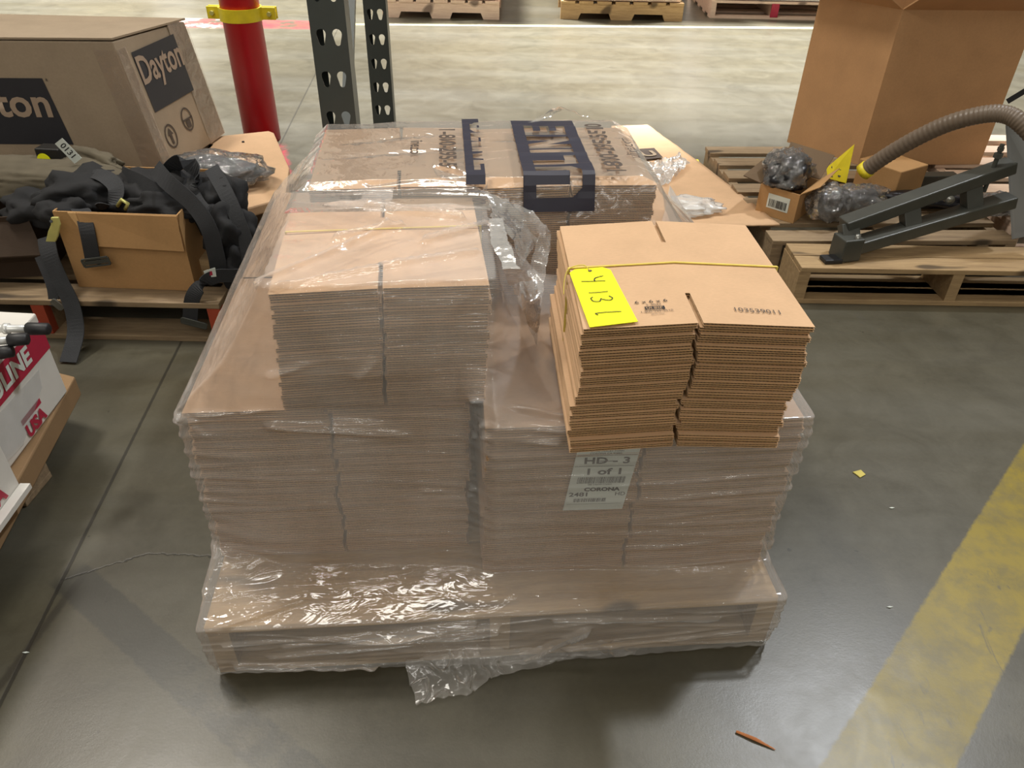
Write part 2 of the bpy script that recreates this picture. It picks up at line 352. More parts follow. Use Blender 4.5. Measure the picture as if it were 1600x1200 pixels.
# ------------------------------------------------------------------ floor
def floor_mat():
    t = NT('polished_concrete'); P = t.new('ShaderNodeSeparateXYZ'); t.L(t.co.outputs['Object'], P.inputs[0]); X, Y = P.outputs[0], P.outputs[1]
    wob = t.math('MULTIPLY_ADD', t.noise(9, 3, .6), .05, -.025)
    wob2 = t.math('MULTIPLY_ADD', t.noise(60, 3, .7), .022, -.011)
    def band(p0, p1, half, soft=.01, ext=0, wobble=None, w_amt=1):
        """1 inside the strip p0-p1"""
        dx, dy = p1[0] - p0[0], p1[1] - p0[1]; ln = math.hypot(dx, dy); dx /= ln; dy /= ln
        u = t.math('ADD', t.math('MULTIPLY', t.math('SUBTRACT', X, p0[0]), dx), t.math('MULTIPLY', t.math('SUBTRACT', Y, p0[1]), dy))
        v = t.math('ABSOLUTE', t.math('ADD', t.math('ADD', t.math('MULTIPLY', t.math('SUBTRACT', X, p0[0]), -dy), t.math('MULTIPLY', t.math('SUBTRACT', Y, p0[1]), dx)), t.math('MULTIPLY', wobble, w_amt) if wobble else 0))
        a = t.ramp(v, half + soft, half)
        if ext is None: return a
        e = t.ramp(t.math('ABSOLUTE', t.math('SUBTRACT', u, ln / 2)), ln / 2 + soft + ext, ln / 2 - ext * .2)
        return t.math('MULTIPLY', a, e)
    n1 = t.noise(1.3, 5, .6); n2 = t.noise(7, 6, .65, dist=.7); n3 = t.noise(90, 3, .6)
    s_ = t.math('ADD', t.math('MULTIPLY', n1, .45), t.math('ADD', t.math('MULTIPLY', n2, .38), t.math('MULTIPLY', n3, .17)))
    c = t.mix(t.ramp(s_, .34, .66), c4(srgb(64, 60, 48)), c4(srgb(88, 83, 67)))
    # pale scuffs running across the far aisle
    sw = t.ramp(t.noise(1.6, 4, .6, (.35, 2.2, 1)), .42, .7); c = t.mix(t.math('MULTIPLY', sw, .25), c, c4(srgb(116, 116, 110)))
    # tyre rubber
    ty = band((-.887, 1.016), (-.30, .600), .034, .006, .02, wob2, .8)
    gone = t.ramp(t.noise(22, 5, .7), .36, .56)
    gone = t.math('MAXIMUM', gone, t.ramp(X, -.50, -.62))
    c = t.mix(t.math('MULTIPLY', t.math('MULTIPLY', ty, gone), .5), c, c4(srgb(36, 38, 38)))
    # joint, crack
    j1 = band((-.876, .736), (-1.00, 2.18), .0028, .002, 12, wob2, .12); c = t.mix(t.math('MULTIPLY', j1, .85), c, c4(srgb(36, 34, 30)))
    j0 = band((-.905, .70), (-.865, 1.0), .005, .006, .05, wob2, .5); c = t.mix(t.math('MULTIPLY', j0, .6), c, c4(srgb(46, 42, 36)))
    cr = t.math('MAXIMUM', band((-.90, 1.005), (-.756, 1.079), .0008, .0025, .001, wob2, .9), band((-.756, 1.079), (-.50, 1.072), .0008, .0025, .001, wob2, .9))
    c = t.mix(t.math('MULTIPLY', cr, .7), c, c4(srgb(28, 26, 22)))
    sc_ = t.ramp(t.noise(4, 5, .6, (3, .6, 1), dist=2.0), .66, .70); c = t.mix(t.math('MULTIPLY', sc_, .22), c, c4(srgb(80, 78, 72)))
    sp = t.ramp(t.noise(34, 2, .5), .74, .78); c = t.mix(t.math('MULTIPLY', sp, .6), c, c4(srgb(40, 36, 28)))
    dk = t.ramp(t.noise(2.6, 5, .7, dist=1.0), .54, .72); c = t.mix(t.math('MULTIPLY', dk, .28), c, c4(srgb(44, 42, 34)))
    # yellow aisle line, worn
    ye = band((.634, .657), (2.10, 2.24), .079, .006, .3, wob2, .5)
    wear = t.math('MULTIPLY_ADD', t.ramp(t.noise(14, 6, .7), .38, .58), .42, .5, True)
    scr = t.ramp(t.noise(9, 3, .6, (2.5, .7, 1), dist=1.5), .64, .69); wear = t.math('SUBTRACT', wear, t.math('MULTIPLY', scr, .35), 0, True)
    c = t.mix(t.math('MULTIPLY', ye, wear), c, c4(srgb(138, 120, 26)))
    # red band, pale paint flakes, thin cream line in the far aisle
    rd = band((-9, 6.02), (-1.60, 6.19), .13, .03, .3, wob, 1.2); rw = t.ramp(t.noise(5, 5, .7), .38, .6)
    c = t.mix(t.math('MULTIPLY', t.math('MULTIPLY', rd, rw), .85), c, c4(srgb(170, 52, 62)))
    rf = t.math('MULTIPLY', band((-3.4, 6.10), (-2.3, 6.18), .16, .03, .1, wob, 1.5), t.ramp(t.noise(7, 4, .7), .5, .56)); c = t.mix(t.math('MULTIPLY', rf, .9), c, c4(srgb(190, 186, 170)))
    r2 = t.math('MULTIPLY', band((-1.16, 3.52), (-.98, 3.0), .07, .02, .05, wob, 2), t.ramp(t.noise(9, 4, .7), .4, .5)); c = t.mix(t.math('MULTIPLY', r2, .7), c, c4(srgb(170, 50, 66)))
    cl = band((-1.1, 6.26), (6.5, 6.72), .028, .01, .3, wob2, .8); c = t.mix(t.math('MULTIPLY', cl, t.math('MULTIPLY_ADD', rw, .4, .4)), c, c4(srgb(226, 222, 180)))
    t.L(c, t.b.inputs['Base Color'])
    rg = t.math('MULTIPLY_ADD', n2, .20, .24); rg = t.math('ADD', rg, t.math('MULTIPLY', ye, .05)); t.L(rg, t.b.inputs['Roughness'])
    t.b.inputs['Specular IOR Level'].default_value = .5
    h = t.math('ADD', t.math('MULTIPLY', n3, .5), t.math('MULTIPLY', t.noise(260, 3, .6), .5)); h = t.math('SUBTRACT', h, t.math('MULTIPLY', t.math('MAXIMUM', j1, cr), 3))
    t.L(t.bump(h, .09, .002), t.b.inputs['Normal'])
    return t.m
fl = MB().box(-16, -6, -.1, 16, 26, 0).build('floor', floor_mat()); tag(fl, kind='structure')

# ------------------------------------------------------------------ pallets
def pallet(name, label, org, rz, w_, d_, m, ml=None, h=.13, nb=6, bw=.1, notched=False, endpaint=None, group=None, z=0, split=None, nstr=3, edge=.0, seed=1):
    """deck boards run along local x, stringers along local y; org = front left corner"""
    rnd = random.Random(seed)
    root = empty(name, (org[0], org[1], z), rz, label, 'pallet', group)
    bt = .017; sh = h - 2 * bt; sw = .036
    gap = (d_ - nb * bw) / (nb - 1)
    for i in range(nb):
        y = i * (bw + gap); e = rnd.uniform(-.004, .004)
        MB().box(-edge + e, y, h - bt, w_ + edge + e, y + bw, h).build('deck_board', ml or m, root, bevel=.002)
    for i in range(3):
        y = [0, d_ / 2 - bw / 2, d_ - bw][i]
        MB().box(0, y, 0, w_, y + bw, bt).build('bottom_board', m, root, bevel=.002)
    for i in range(nstr):
        x = i * (w_ - sw) / (nstr - 1)
        if notched:
            z0, z1 = bt, h - bt; nz = z0 + .035; P = [(0, z0)]
            for c in (.25, .75): P += [(d_ * c - .115, z0), (d_ * c - .09, nz), (d_ * c + .09, nz), (d_ * c + .115, z0)]
            P += [(d_, z0), (d_, z1), (0, z1)]
            MB().prism([(x, a, b) for a, b in P], (sw, 0, 0)).build('stringer', m, root)
        else:
            st = MB().box(x, .002, bt, x + sw, d_ - .002, h - bt).build('stringer', m, root)
            if endpaint:
                MB().box(x - .0005, .0, bt + .001, x + sw + .0005, .03, h - bt - .001).build('painted_end', endpaint, st)
    return root
O = Vector((-.516, .805, 0)); TH = R(5.2)
pallet('wooden_pallet', 'pine pallet under the shrink-wrapped stacks of cartons in the middle', O, TH, 1.012, 1.19, MT['wood'], MT['wood_y'], nb=7, bw=.165, seed=3)
e1 = Vector((math.cos(TH), math.sin(TH), 0)); e2 = Vector((-math.sin(TH), math.cos(TH), 0))
def W(a, b, z): return O + e1 * a + e2 * b + Vector((0, 0, z))

# ------------------------------------------------------------------ flattened cartons
PLY = .0039
def ply_mesh(mb, w_, d_, sl, z0, bend, rnd):
    """one corrugated ply: two liners with the fluting set back between them, slots cut front and rear"""
    s_ = .0035; t = .0007; ins = .0013
    cz = {}
    def zz(x, y): 
        k = (x > 0, y > d_ / 2)
        if k not in cz: cz[k] = rnd.uniform(-.0006, .0009)
        return -bend * abs(x) / (w_ / 2) + cz[k] * (abs(x) / (w_ / 2))
    e = rnd.uniform(-.0008, .0008)
    for sg in (-1, 1):
        def outline(i_):
            P = [(w_ / 2 - i_, 0 + i_ + e), (s_ + i_, 0 + i_ + e), (s_ + i_, sl), (0, sl), (0, d_ - sl), (s_ + i_, d_ - sl), (s_ + i_, d_ - i_), (w_ / 2 - i_, d_ - i_)]
            return [(x * sg, y) for x, y in P]
        for (za, zb, i_, m) in ((0, t, 0, 0), (t, PLY - t, ins, 1), (PLY - t, PLY, 0, 0)):
            P = outline(i_); n = len(P)
            a = [Vector((x, y, z0 + za + zz(x, y))) for x, y in P]; b = [Vector((x, y, z0 + zb + zz(x, y))) for x, y in P]
            if sg > 0: a.reverse(); b.reverse()
            fs = [[i, n + i, n + (i + 1) % n, (i + 1) % n] for i in range(n)]
            k = len(mb.v); mb.v += a + b
            mb.f += [[q + k for q in f] for f in fs]; mb.m += [1 if m else 2] * n
            if m == 0:
                mb.f += [[k + i for i in range(n)], [k + n + i for i in range(n)][::-1]]; mb.m += [0, 0]
def carton_variants(w_, d_, sl, mat, bend, n, seed):
    out = []
    for i in range(n):
        rnd = random.Random(seed + i); mb = MB()
        ply_mesh(mb, w_, d_, sl, 0, bend, rnd); ply_mesh(mb, w_, d_, sl, PLY + rnd.uniform(.0001, .0004), bend, rnd)
        me = bpy.data.meshes.new('flat_carton'); me.from_pydata([tuple(v) for v in mb.v], [], mb.f)
        for q in (mat, MT['flute'], MT['liner']): me.materials.append(q)
        me.polygons.foreach_set('material_index', mb.m); me.update(); out.append(me)
    return out
def bundle(label, org, rz, meshes, n, pitch, group, jit=.002, drift=(0, 0), seed=0, w_=.32, d_=.33, strap=True, strap_y=.5, bend=0, lab=None, wav=0):
    rnd = random.Random(seed)
    root = empty('carton_bundle', org, rz, label, 'cartons', group)
    for i in range(n):
        o = bpy.data.objects.new('flat_carton', meshes[rnd.randrange(len(meshes))]); link(o, root)
        f = i / max(n - 1, 1)
        out_ = -rnd.uniform(.0015, .0035) if (jit > .003 and rnd.random() < .18 and i < n - 1) else 0
        o.location = (rnd.uniform(-jit, jit) + drift[0] * (f - 1) + wav * math.sin(f * 9 + seed), rnd.uniform(-jit, jit) * .8 + out_ * .8 + drift[1] * (f - 1), i * pitch)
        o.rotation_euler = (0, 0, rnd.uniform(-.006, .006))
    if strap:
        h = n * pitch + .001; y = d_ * strap_y; hw = w_ / 2 + .003; b = bend
        P = [(0, y, h), (hw, y, h - b), (hw, y, 0 - b), (0, y, -.001), (-hw, y, -b), (-hw, y, h - b), (0, y, h)]
        mb = MB()
        for a, c in zip(P[:-1], P[1:]): mb.bar(a, c, .0035, .0016, upv=(0, 1, 0) if abs(a[0] - c[0]) < .001 else (0, 0, 1))
        mb.build('twine', MT['strap'], root)
    return root
small = carton_variants(.32, .33, .082, MT['card'], .009, 5, 100)
small_f = carton_variants(.325, .335, .082, MT['card'], .003, 5, 200)
bigL = carton_variants(.455, .45, .11, MT['card_print'], 0, 5, 300)
bigR = carton_variants(.520, .45, .11, MT['card_print'], 0, 5, 400)
PB = .0086
for row, (la, b0) in enumerate((('front', .155), ('rear', .615))):
    for lv, lz in (('lower', .131), ('upper', .131 + 20 * PB)):
        dr = .006 if lv == 'lower' else .0
        bundle('%s bundle of wide flattened cartons, %s left of the wrapped pallet' % (lv, la), W(.232 - (0 if lv == 'upper' else .004), b0, lz), TH, bigL, 20, PB, 'wide carton bundles on the pallet', jit=.0035, drift=(0, 0), seed=row * 7 + len(lv) * 3 + int(lz * 100), strap=False, wav=.003)
        bundle('%s bundle of wide flattened cartons, %s right of the wrapped pallet' % (lv, la), W(.746 - (0 if lv == 'upper' else .004), (.087 if row == 0 else .62), lz), TH, bigR, 20, PB, 'wide carton bundles on the pallet', jit=.0035, drift=(0, 0), seed=row * 5 + 40 + int(lz * 100), strap=False, wav=.003)
ZT = .131 + 40 * PB + .001
bundle('bundle of small flattened cartons under the film, beside the loose bundle', W(.337, .163, ZT + .004), TH + R(2.2), small_f, 25, .0084, 'small carton bundles on top', jit=.003, drift=(.012, .01), seed=11, strap_y=.62)
bundle('bundle of small flattened cartons under the film, behind the one with the yellow twine', W(.350, .505, ZT + .004), TH + R(1), small_f, 27, .0085, 'small carton bundles on top', jit=.002, seed=12, strap=False)
bundle('bundle of flattened cartons under the big blue printed logo, rear right', W(.665, .50, ZT + .004), TH + R(1), small_f, 27, .0085, 'small carton bundles on top', jit=.002, seed=13, strap=False)
LB = Vector((.256, .892, .4895)); LBR = R(3.4)
loose = bundle('unwrapped bundle of small flattened cartons tied with yellow twine', LB, LBR, small, 25, .0087, 'small carton bundles on top', jit=.0035, drift=(.010, .002), seed=21, strap_y=.53, bend=.009, wav=.004)
lx = Vector((math.cos(LBR), math.sin(LBR), 0)); ly = Vector((-math.sin(LBR), math.cos(LBR), 0))
def LP(x, y, dz=.0012):
    return Vector((x, y, 25 * .0087 + PLY * 0 - .0087 + PLY * 2 + .0009 - .009 * abs(x) / .16 + dz))
# printing on its top carton
def ltext(body, size, x, y, ang=0, bold=0, mat='ink_soft', sx=1.0):
    c, s_ = math.cos(ang), math.sin(ang); sl = (.009 / .16) * (1 if x < 0 else -1)
    return text(body, size, LP(x, y), (c, s_, sl * c), (-s_, c, 0), MT[mat], loose, 'printed_text', bold, sx=sx)
ltext('6 x 6 x 6', .0105, -.058, .062, R(2), sx=1.25, mat='ink')
ltext('S-4042', .0065, -.056, .053, R(2), sx=1.2)
place_flat(uline_plate(.028, .0085), 'printed_logo', LP(-.056, .044), (1, 0, .056), (0, 1, 0), MT['ink'], loose)
ltext('1-800-295-5510', .0065, -.055, .035, R(2), sx=1.1)
ltext('uline.com', .0048, -.055, .028, R(2))
ltext('103539011', .015, .088, .036, R(-3), sx=1.05, mat='ink_soft')

# fluorescent tag lying on the loose bundle
c0, c1, c2, c3 = [Vector(q) for q in ((0.082,1.046,0.700), (0.144,1.051,0.704), (0.169,0.893,0.704), (0.103,0.882,0.700))]
tg = empty('paper_tag', (c0 + c1 + c2 + c3) / 4, 0, 'fluorescent yellow tag numbered 4131 on the loose carton bundle', 'tag')
ctr = Vector(tg.location); Q = [q - ctr for q in (c0, c1, c2, c3)]
ex = (Q[1] - Q[0]).normalized(); ey = (Q[3] - Q[0]).normalized()
cut = .010
pl = [Q[0] + ex * cut, Q[1] - ex * cut, Q[1] + ey * cut, Q[2], Q[3], Q[0] + ey * cut]
quad('tag_card', [q + Vector((0, 0, .0015)) for q in pl], MT['tag'], tg, .0006)
lnw = (Q[1] - Q[0]).length; lnh = (Q[3] - Q[0]).length
hole = (Q[0] + Q[1]) / 2 + ey * .009 + Vector((0, 0, .0024))
MB().tube([hole, hole + Vector((0, 0, .0004))], .003, 14).build('eyelet', MT['ink_soft'], tg)
ribbon('tag_string', [hole, hole - ey * .012 - ex * .008 + Vector((0, 0, .004)), hole - ey * .008 - ex * .03 + Vector((0, 0, .002)), hole - ex * .04 + ey * .01 + Vector((0, 0, -.006)), hole - ex * .044 + ey * .03 + Vector((0, 0, -.02))], .0014, MT['strap'], tg, side=ey, thick=.0012)
def ts(lines, v): # digits: reading direction down the tag, tops towards the right
    o_ = Q[0] + ex * lnw * .26 + ey * (lnh * v) + Vector((0, 0, .0030))
    strokes('handwritten_digit', lines, .0016, o_, ey, ex, MT['ink'], tg)
g_ = lnw * .5
ts([[(0, g_), (.004, g_ * .62), (.010, g_ * .5), (.014, g_ * .52)], [(.015, g_), (.014, g_ * .4), (.012, -.004)]], .17)
ts([[(.002, g_ * .9), (.003, g_ * .4), (.002, 0)]], .44)
ts([[(0, g_ * .85), (.007, g_ * .98), (.012, g_ * .8), (.008, g_ * .5), (.006, g_ * .45), (.013, g_ * .35), (.012, g_ * .08), (.004, 0), (0, g_ * .12)]], .53)
ts([[(.0, g_ * 1.1), (-.001, g_ * .4), (0, -.002)], [(0, -.002), (.002, -.001), (.005, .001)]], .80)

# shipping label under the film on the right stack
lo = W(.480 + .200, .0825, .371)
sl_ = empty('shipping_label', lo, 0, 'white shipping label with barcodes below the loose bundle', 'label')
ang = R(5.5); lxv = e1 * math.cos(ang) - Vector((0, 0, 1)) * math.sin(ang) * .25; lyv = (Vector((0, 0, 1)) + e1 * math.sin(ang) * 1.25).normalized(); lxv.normalize(); off = -e2 * .0015
LW, LH = .104, .162
def lq(x0, y0, x1, y1, mat, name, k=1): 
    P = [lxv * a + lyv * b + off * k for a, b in ((x0, y0), (x1, y0), (x1, y1), (x0, y1))]
    return quad(name, P, mat, sl_)
MB().prism([lxv * a + lyv * b for a, b in ((-LW / 2, -LH / 2), (LW / 2, -LH / 2), (LW / 2, LH / 2), (-LW / 2, LH / 2))], -e2 * .0006).build('label_paper', MT['paper'], sl_)
def lt(b, s_, x, y, bold=.0, al='CENTER', sx=1.1, k=1): text(b, s_, lxv * x + lyv * y + off * k, lxv, lyv, MT['ink'], sl_, 'label_text', bold, al, sx)
lt('SHIP', .0055, -.046, .066, al='LEFT'); lt('TO:', .0055, -.042, .060, al='LEFT')
lt('DART CONTAINER CORONA CALL', .0055, -.030, .066, al='LEFT', sx=.95); lt('150 S MAPLE ST', .0055, -.030, .060, al='LEFT'); lt('ATTN: TRACEY TONN', .005, -.030, .0545, al='LEFT'); lt('CORONA CA 92880', .0055, -.030, .049, al='LEFT')
lq(-.05, .0448, .05, .0455, MT['ink'], 'rule'); lq(-.05, .0208, .05, .0215, MT['ink'], 'rule')
lt('HD - 3', .019, .002, .033, .0005, sx=1.45); lq(-.016, .0325, .012, .0338, MT['ink'], 'strike_line', 1.5)
lt('1 of 1', .019, .002, .0085, .0005, sx=1.5)
rb = random.Random(4)
def bars(x0, x1, y0, y1):
    mb = MB(); x = x0
    while x < x1:
        w2 = rb.choice((.0006, .0009, .0014)); P = [lxv * a + lyv * b + off for a, b in ((x, y0), (x + w2, y0), (x + w2, y1), (x, y1))]
        mb.add(P, [(0, 1, 2, 3)]); x += w2 + rb.choice((.0006, .0009, .0014))
    mb.build('barcode', MT['ink'], sl_)
bars(-.040, .040, -.0175, -.003); lt('080 5460991776903', .0045, 0, -.0205)
lt('CORONA', .011, .006, -.032, .0005, sx=1.25); lt('2481', .0125, -.031, -.0435, .0003, sx=1.4); lt('HD', .0115, .040, -.0435, sx=1.1)
bars(-.038, .018, -.061, -.0525); lq(-.048, -.0655, .046, -.066, MT['ink'], 'rule')

# ------------------------------------------------------------------ shrink film
def seg_d(p, a, b):
    ab = b - a; t = max(0, min(1, (p - a).dot(ab) / max(ab.length_squared, 1e-9))); return (p - a - ab * t).length
def film_sheet(name, key, nu, nv, mat, parent, smooth=2, amp=None, ridges=(), hole=None):
    """key[c][r] local (a, b, z) control points; bilinear fill, light smoothing, then wrinkles along the normal"""
    K = [[W(*q) for q in c] for c in key]; C_, R_ = len(K), len(K[0])
    G = []
    for i in range(nu + 1):
        u = i / nu * (C_ - 1); c = min(int(u), C_ - 2); f = u - c
        row = []
        for j in range(nv + 1):
            v = j / nv * (R_ - 1); r = min(int(v), R_ - 2); g = v - r
            row.append((K[c][r].lerp(K[c + 1][r], f)).lerp(K[c][r + 1].lerp(K[c + 1][r + 1], f), g))
        G.append(row)
    for _ in range(smooth):
        N_ = [[q.copy() for q in row] for row in G]
        for i in range(1, nu):
            for j in range(1, nv): N_[i][j] = G[i][j] * .5 + (G[i - 1][j] + G[i + 1][j] + G[i][j - 1] + G[i][j + 1]) * .125
        G = N_
    rd = [(W(*a), W(*b), h, wd) for a, b, h, wd in ridges]
    D = [[None] * (nv + 1) for _ in range(nu + 1)]
    for i in range(nu + 1):
        for j in range(nv + 1):
            q = G[i][j]; du = G[min(i + 1, nu)][j] - G[max(i - 1, 0)][j]; dv = G[i][min(j + 1, nv)] - G[i][max(j - 1, 0)]
            n_ = du.cross(dv)
            if n_.length < 1e-9: n_ = Vector((0, 0, 1))
            n_.normalize()
            h = amp(i / nu, j / nv, q) if amp else 0
            for a, b, hh, wd in rd:
                d = seg_d(q, a, b)
                if d < wd * 3: h += 2.8 * hh * math.exp(-(d / wd) ** 2)
            D[i][j] = q + n_ * h
    vs = [q for row in D for q in row]; fs = []
    for i in range(nu):
        for j in range(nv):
            if hole and hole(G[i][j]): continue
            a = i * (nv + 1) + j; fs.append((a, a + nv + 1, a + nv + 2, a + 1))
    return mesh_obj(name, vs, fs, mat, parent, True)
wrap = empty('shrink_wrap', W(.5, .6, 0), 0, 'clear shrink film draped over the stacked cartons and middle pallet, torn at the hem', 'plastic film')
wrap.rotation_euler = (0, 0, 0)
Wl = Vector(wrap.location)
_W = W
def W(a, b, z): return _W(a, b, z) - Wl      # children of the wrap are written in its own space
def ns(v, s, k=0): return noise.noise(Vector((v[0] * s[0] + k, v[1] * s[1], v[2] * s[2])))
def prof(hem, pal, sb, st, m_, u_, c_): return [hem, (pal[0], pal[1], .07), pal, sb, tuple((sb[k] + st[k]) / 2 for k in range(3)), st, m_, u_, c_]
z0 = .482
key = [
 prof((-.02, 1.20, .01), (-.012, 1.17, .136), (-.004, 1.07, .17), (-.004, 1.05, z0), (.08, 1.0, .57), (.172, .87, .69), (.34, .82, .69)),
 prof((-.022, .80, .01), (-.012, .80, .136), (-.006, .80, .18), (-.006, .80, z0), (.085, .72, .59), (.172, .68, .70), (.34, .66, .695)),
 prof((-.022, .50, .01), (-.012, .50, .136), (-.006, .50, .18), (-.006, .50, z0), (.085, .48, .59), (.166, .45, .703), (.34, .47, .708)),
 prof((-.026, .25, .01), (-.012, .25, .136), (-.006, .28, .19), (-.006, .28, z0), (.08, .25, .585), (.164, .25, .703), (.34, .45, .706)),
 prof((.0, -.005, .008), (-.012, -.012, .137), (.0, .135, .20), (-.008, .147, z0), (.09, .145, .58), (.164, .158, .702), (.34, .44, .706)),
 prof((.12, -.012, .010), (.12, -.014, .138), (.12, .10, .17), (.12, .147, z0), (.15, .135, .56), (.20, .150, .704), (.34, .43, .706)),
 prof((.30, -.012, .004), (.30, -.014, .138), (.30, .09, .165), (.30, .145, z0), (.31, .125, .56), (.33, .153, .704), (.36, .43, .706)),
 prof((.45, -.016, .006), (.44, -.014, .138), (.45, .08, .165), (.45, .13, z0), (.44, .14, .57), (.46, .160, .704), (.44, .43, .706)),
 prof((.50, -.020, .002), (.50, -.014, .138), (.50, .06, .165), (.50, .076, z0), (.50, .13, .56), (.506, .165, .702), (.505, .42, .706)),
 prof((.62, -.014, .002), (.62, -.014, .138), (.60, .06, .165), (.62, .076, z0), (.585, .16, .50), (.530, .26, .600), (.512, .42, .700)),
 prof((.80, -.014, .004), (.80, -.014, .138), (.80, .05, .165), (.80, .076, z0), (.70, .18, z0 + .001), (.60, .30, .500), (.525, .43, .66)),
 prof((1.012, -.012, .006), (1.022, -.012, .137), (1.0, .06, .17), (1.022, .078, z0), (.90, .2, z0 + .001), (.72, .37, .486), (.60, .44, .56)),
 prof((1.03, .4, .01), (1.026, .4, .136), (1.02, .4, .17), (1.022, .4, z0), (.95, .4, z0 + .001), (.82, .44, .487), (.70, .47, .53)),
 prof((1.03, 1.15, .01), (1.026, 1.15, .136), (1.02, 1.08, .17), (1.022, 1.06, z0), (.97, .9, z0 + .001), (.9, .7, .50), (.82, .55, .54))]
def amp1(u, v, q):
    z = q.z; h = .0009 * ns(q, (9, 9, 70)) + .0012 * ns(q, (14, 14, 30), 5)
    if z < .15: h += (.0030 if z < .12 else .0020) * (ns(q, (3, 9, 26), 9)) + (.0010 if z < .12 else .0004) * abs(ns(q, (6, 40, 70), 2)) + (.0028 * max(0, 1 - abs(ns(q, (5, 9, 40), 12)) * 7) if z < .125 else 0)
    if z < .03: h += .004 * ns(q, (60, 60, 20), 3)
    if .15 < z < .47:
        # horizontal tension folds that fade away from the corners
        c = min(abs(u - .30), abs(u - .845)); k = math.exp(-(c / .09) ** 2)
        h += (.0016 + .0035 * k) * max(0, 1 - abs(ns(q, (2.2, 2.2, 30), 7)) * 5) + (.0008 + .0022 * k) * ns(q, (4, 4, 95), 17)
    if z > .49: h += .004 * ns(q, (9, 9, 9), 1) + .002 * (1 - abs(ns(q, (16, 24, 16), 4)) * 2)
    return h
rid = [((0, .147, .478), (.16, .10, .425), .0035, .005), ((0, .147, .478), (.12, .11, .40), .003, .004), ((0, .147, .47), (.10, .12, .365), .003, .004),
       ((.03, .147, .480), (.60, .075, .455), .004, .006), ((.24, .147, .455), (.40, .147, .440), .006, .007), ((.10, .147, .484), (.62, .075, .477), .004, .005), ((.14, .14, .455), (.36, .14, .43), .005, .007), ((.30, .13, .46), (.50, .1, .445), .003, .004),
       ((0, .15, .40), (.13, .14, .39), .003, .004), ((0, .15, .345), (.10, .14, .34), .003, .004), ((.02, .15, .30), (.2, .14, .295), .003, .004),
       ((.36, .11, .345), (.62, .076, .335), .0035, .004), ((.38, .11, .325), (.60, .076, .315), .003, .003),
       ((.03, -.01, .137), (.17, .03, .15), .004, .004), ((.03, -.01, .10), (.5, -.015, .115), .004, .004), ((.13, -.01, .09), (.46, -.015, .125), .005, .005), ((.10, -.01, .06), (.35, -.015, .08), .004, .004), ((.04, -.01, .04), (.28, -.015, .015), .005, .005), ((.2, -.01, .075), (.5, -.015, .098), .004, .003),
       ((.60, -.014, .12), (.9, -.014, .10), .003, .004), ((.7, -.01, .03), (.98, -.01, .06), .003, .004), ((.55, -.014, .02), (.66, -.014, .09), .006, .004),
       ((.16, .13, .56), (.29, .12, .60), .006, .006), ((.29, .12, .555), (.35, .12, .61), .008, .006), ((.35, .12, .61), (.50, .12, .56), .005, .006), ((.35, .12, .61), (.44, .12, .52), .005, .005), ((.44, .12, .52), (.62, .09, .485), .005, .005),
       ((.16, .16, .70), (.34, .33, .706), .004, .005), ((.18, .15, .70), (.48, .24, .706), .004, .005), ((.26, .30, .706), (.36, .34, .706), .005, .006), ((.30, .42, .706), (.46, .36, .706), .006, .006), ((.40, .28, .706), (.50, .33, .706), .006, .006)]
tears = [(.17, .055), (.33, .075), (.73, .05)]
film_sheet('front_panel', key, 380, 420, MT['film_front'], wrap, 2, amp1, rid)
# ridge-topped sheet over the rear bundles, carrying the blue printing
zt = .727
def rear_rows(a, zz, front): return [(a, 1.10, .30), (a, .93, .55), (a, .846, zz - .01), (a, .828, zz), (a, .66, zz + .001), (a, .505, zz)] + front
key2 = []
for a, zz in ((.160, .700), (.185, .722), (.35, .727), (.495, .727), (.512, .726)):
    key2.append(rear_rows(a, zz, [(a, .487, .712), (a, .45, .708), (a, .40, .708)]))
for a, zz in ((.53, .727), (.66, .728), (.80, .727)):
    key2.append(rear_rows(a, zz, [(a, .483, .66), (a + .005, .462, .59), (a + .01, .43, .50)]))
key2.append([(.84, 1.10, .30), (.84, .93, .52), (.835, .85, .69), (.834, .82, .712), (.832, .66, .714), (.835, .50, .712), (.85, .47, .63), (.86, .44, .56), (.87, .42, .50)])
key2.append([(.98, 1.10, .25), (.97, .96, .42), (.93, .88, .55), (.92, .82, .58), (.92, .66, .585), (.92, .50, .58), (.925, .46, .54), (.93, .44, .51), (.935, .43, .49)])
key2.append([(1.024, 1.10, .20), (1.024, 1.0, .35), (1.024, .9, .487), (1.02, .82, .487), (1.02, .66, .487), (1.02, .50, .487), (1.01, .46, .487), (1.01, .43, .487), (1.01, .42, .487)])
def amp2(u, v, q):
    return .0012 * ns(q, (10, 40, 10)) + .0028 * max(0, 1 - abs(ns(q, (3, 22, 3), 6)) * 5) + (.004 * ns(q, (14, 14, 14)) if q.z < .70 else 0)
rid2 = [((.2, .62, .727), (.50, .66, .727), .003, .004), ((.22, .70, .727), (.42, .75, .727), .003, .004), ((.30, .50, .72), (.49, .52, .72), .004, .005), ((.52, .70, .727), (.80, .72, .727), .002, .004),
        ((.42, .56, .727), (.49, .51, .72), .009, .006), ((.49, .50, .72), (.64, .42, .64), .007, .006), ((.50, .47, .70), (.66, .40, .60), .007, .005)]
film_sheet('rear_panel', key2, 220, 220, MT['film'], wrap, 1, amp2, rid2)
